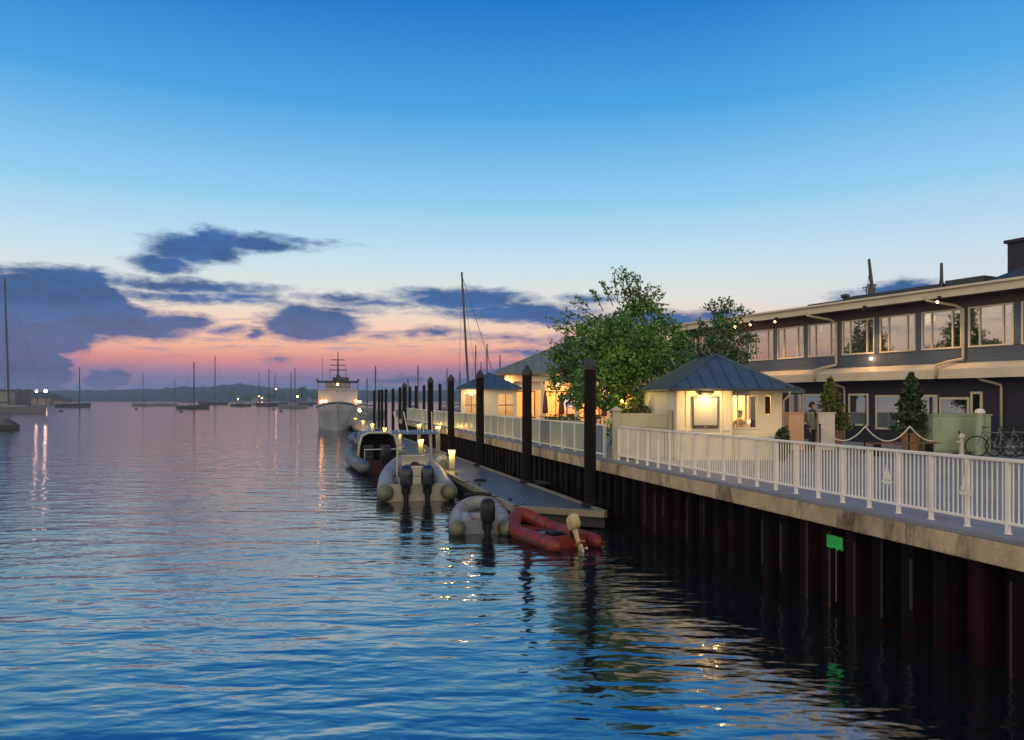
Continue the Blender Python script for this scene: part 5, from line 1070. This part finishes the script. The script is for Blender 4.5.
# harbour floodlights and far shore lights
for px, py, Y, r_, mm, lb in ((36.5, 391.3, 500, .7, 'pink_lamp', 'left bright pinkish floodlight on the headland'), (45.5, 391, 500, .95, 'pink_lamp', 'right brightest pinkish floodlight on the headland')):
    x, y, z = at(px, py, Y); o = thing('floodlight', lb, 'lamp', (x, y, 0), 0, 'harbour floodlights'); MB().tube([(0, 1.0, 0), (0, 1.0, z)], .25, 6).build('pole', M['blackm'], o); MB().ball((0, 0, z), r_, 8).build('bulb', M[mm], o)
for px, py, lb in ((259, 396.2, 'small far shore lamp left of the dark trees'), (238, 399, 'low far shore lamp beside the flat-topped trees'), (276, 389, 'highest far shore lamp on the hillside'), (297.5, 396.5, 'brightest far shore lamp near the ship'), (262, 398, 'faint far shore lamp at the waterline')):
    Y = 1180; x, y, z = at(px, py, Y); o = thing('shore_lamp', lb, 'lamp', (x, y, 0), 0, 'lamps along the far shore'); MB().tube([(0, 1.5, 0), (0, 1.5, z)], .3, 5).build('pole', M['blackm'], o); MB().ball((0, 0, z), .9 if px != 297.5 else 1.4, 7).build('bulb', M['orange_lamp'], o)
for j, (px, w_, lb) in enumerate(((40, 10, 'low lit-fronted shed under the headland floodlights'), (58, 5, 'small shed at the tip of the headland'), (3, 8, 'dark boxy shed on the left headland'))):
    Y = 512; x = gx(px, Y); o = thing('shed', lb, 'shed', (x, Y, 0), 0); hh = (4.5, 2.8, 9)[j]
    MB().box(-w_ * .6, w_ * .6, 0, 5, 0, hh).build('wall', M['stone'], o); MB().loft([[(-w_ * .65, -.4, hh), (w_ * .65, -.4, hh), (w_ * .65, 5.4, hh), (-w_ * .65, 5.4, hh)], [(-w_ * .65, 2.4, hh + 1.3), (w_ * .65, 2.4, hh + 1.3), (w_ * .65, 2.6, hh + 1.3), (-w_ * .65, 2.6, hh + 1.3)]]).build('roof', M['roof_dark'], o)
for px, lb in ((255, 'small pale house on the far shore left of the dark trees'), (312, 'small far house hidden by the ship superstructure'), (263, 'small gabled far house by the waterline lamp')):
    Y = 1200; x = gx(px, Y); o = thing('house', lb, 'house', (x, Y, 0), 0, 'houses on the far shore'); MB().box(-6, 6, 0, 8, 0, 8).build('wall', M['stone'], o); MB().loft([[(-7, -1, 8), (7, -1, 8), (7, 9, 8), (-7, 9, 8)], [(-6.5, 3.9, 12), (6.5, 3.9, 12), (6.5, 4.1, 12), (-6.5, 4.1, 12)]]).build('roof', M['roof_dark'], o)
for j, (px, h_, w_, lb) in enumerate(((231.5, 18, 8, 'flat-topped dark tree on the far shore'), (248, 11, 12, 'low dark tree mass right of the flat-topped tree'), (270, 13, 13, 'rounded dark tree between far shore lamps'), (283, 11, 9, 'low rounded tree left of the brightest shore lamp'), (303, 23, 12, 'tallest dark far tree just left of the ship'), (314, 16, 12, 'dark far tree behind the ship bow'), (385, 15, 14, 'dark far tree right of the ship above the pilings'), (398, 12, 12, 'lower dark far tree behind the pilings'))):
    Y = 1160; r = random.Random(20 + j); x = gx(px, Y); o = thing('shore_tree', lb, 'tree', (x, Y, 0), 0, 'trees on the far shore'); MB().tube([(0, 0, 0), (0, 0, h_ * .6)], [1, .5], 6).build('trunk', M['bark'], o)
    mb = MB(); leaves(mb, blob_pts((0, 0, h_ * .62), (w_ * .7, w_ * .5, h_ * .38), 420, r, .3), 3.2, r); mb.build('crown', M['leaf2'], o, normals=False)
# masts behind the long building
for px, tp_, bp_, lean, lb in ((872, 259, 296, -.25, 'dark pole with guy wires rising behind the long roof, left one'), (941.5, 263, 290, .0, 'shorter dark pole rising behind the long roof, right one')):
    Y = 62; x, y, z = at(px, tp_, Y); o = thing('flagpole', lb, 'pole', (x, Y, DECK), 0, 'poles behind the long roof'); h_ = z - DECK
    MB().tube([(0, 0, 0), (0, 0, h_ * .82), (lean, 0, h_)], [.2, .17, .11], 8).build('shaft', M['mastm'], o); MB().tube([(-.35, 0, h_ * .84), (.35, 0, h_ * .84)], .08, 6).box(-.25, .2, -.2, .2, h_ * .78, h_ * .83).build('crosstree', M['mastm'], o)
    MB().tube([(lean * .6, 0, h_ * .95), (1.4, 0, 4.5)], .03, 4).tube([(lean * .6, 0, h_ * .95), (-1.4, 0, 4.5)], .03, 4).build('guy_wire', M['mastm'], o)
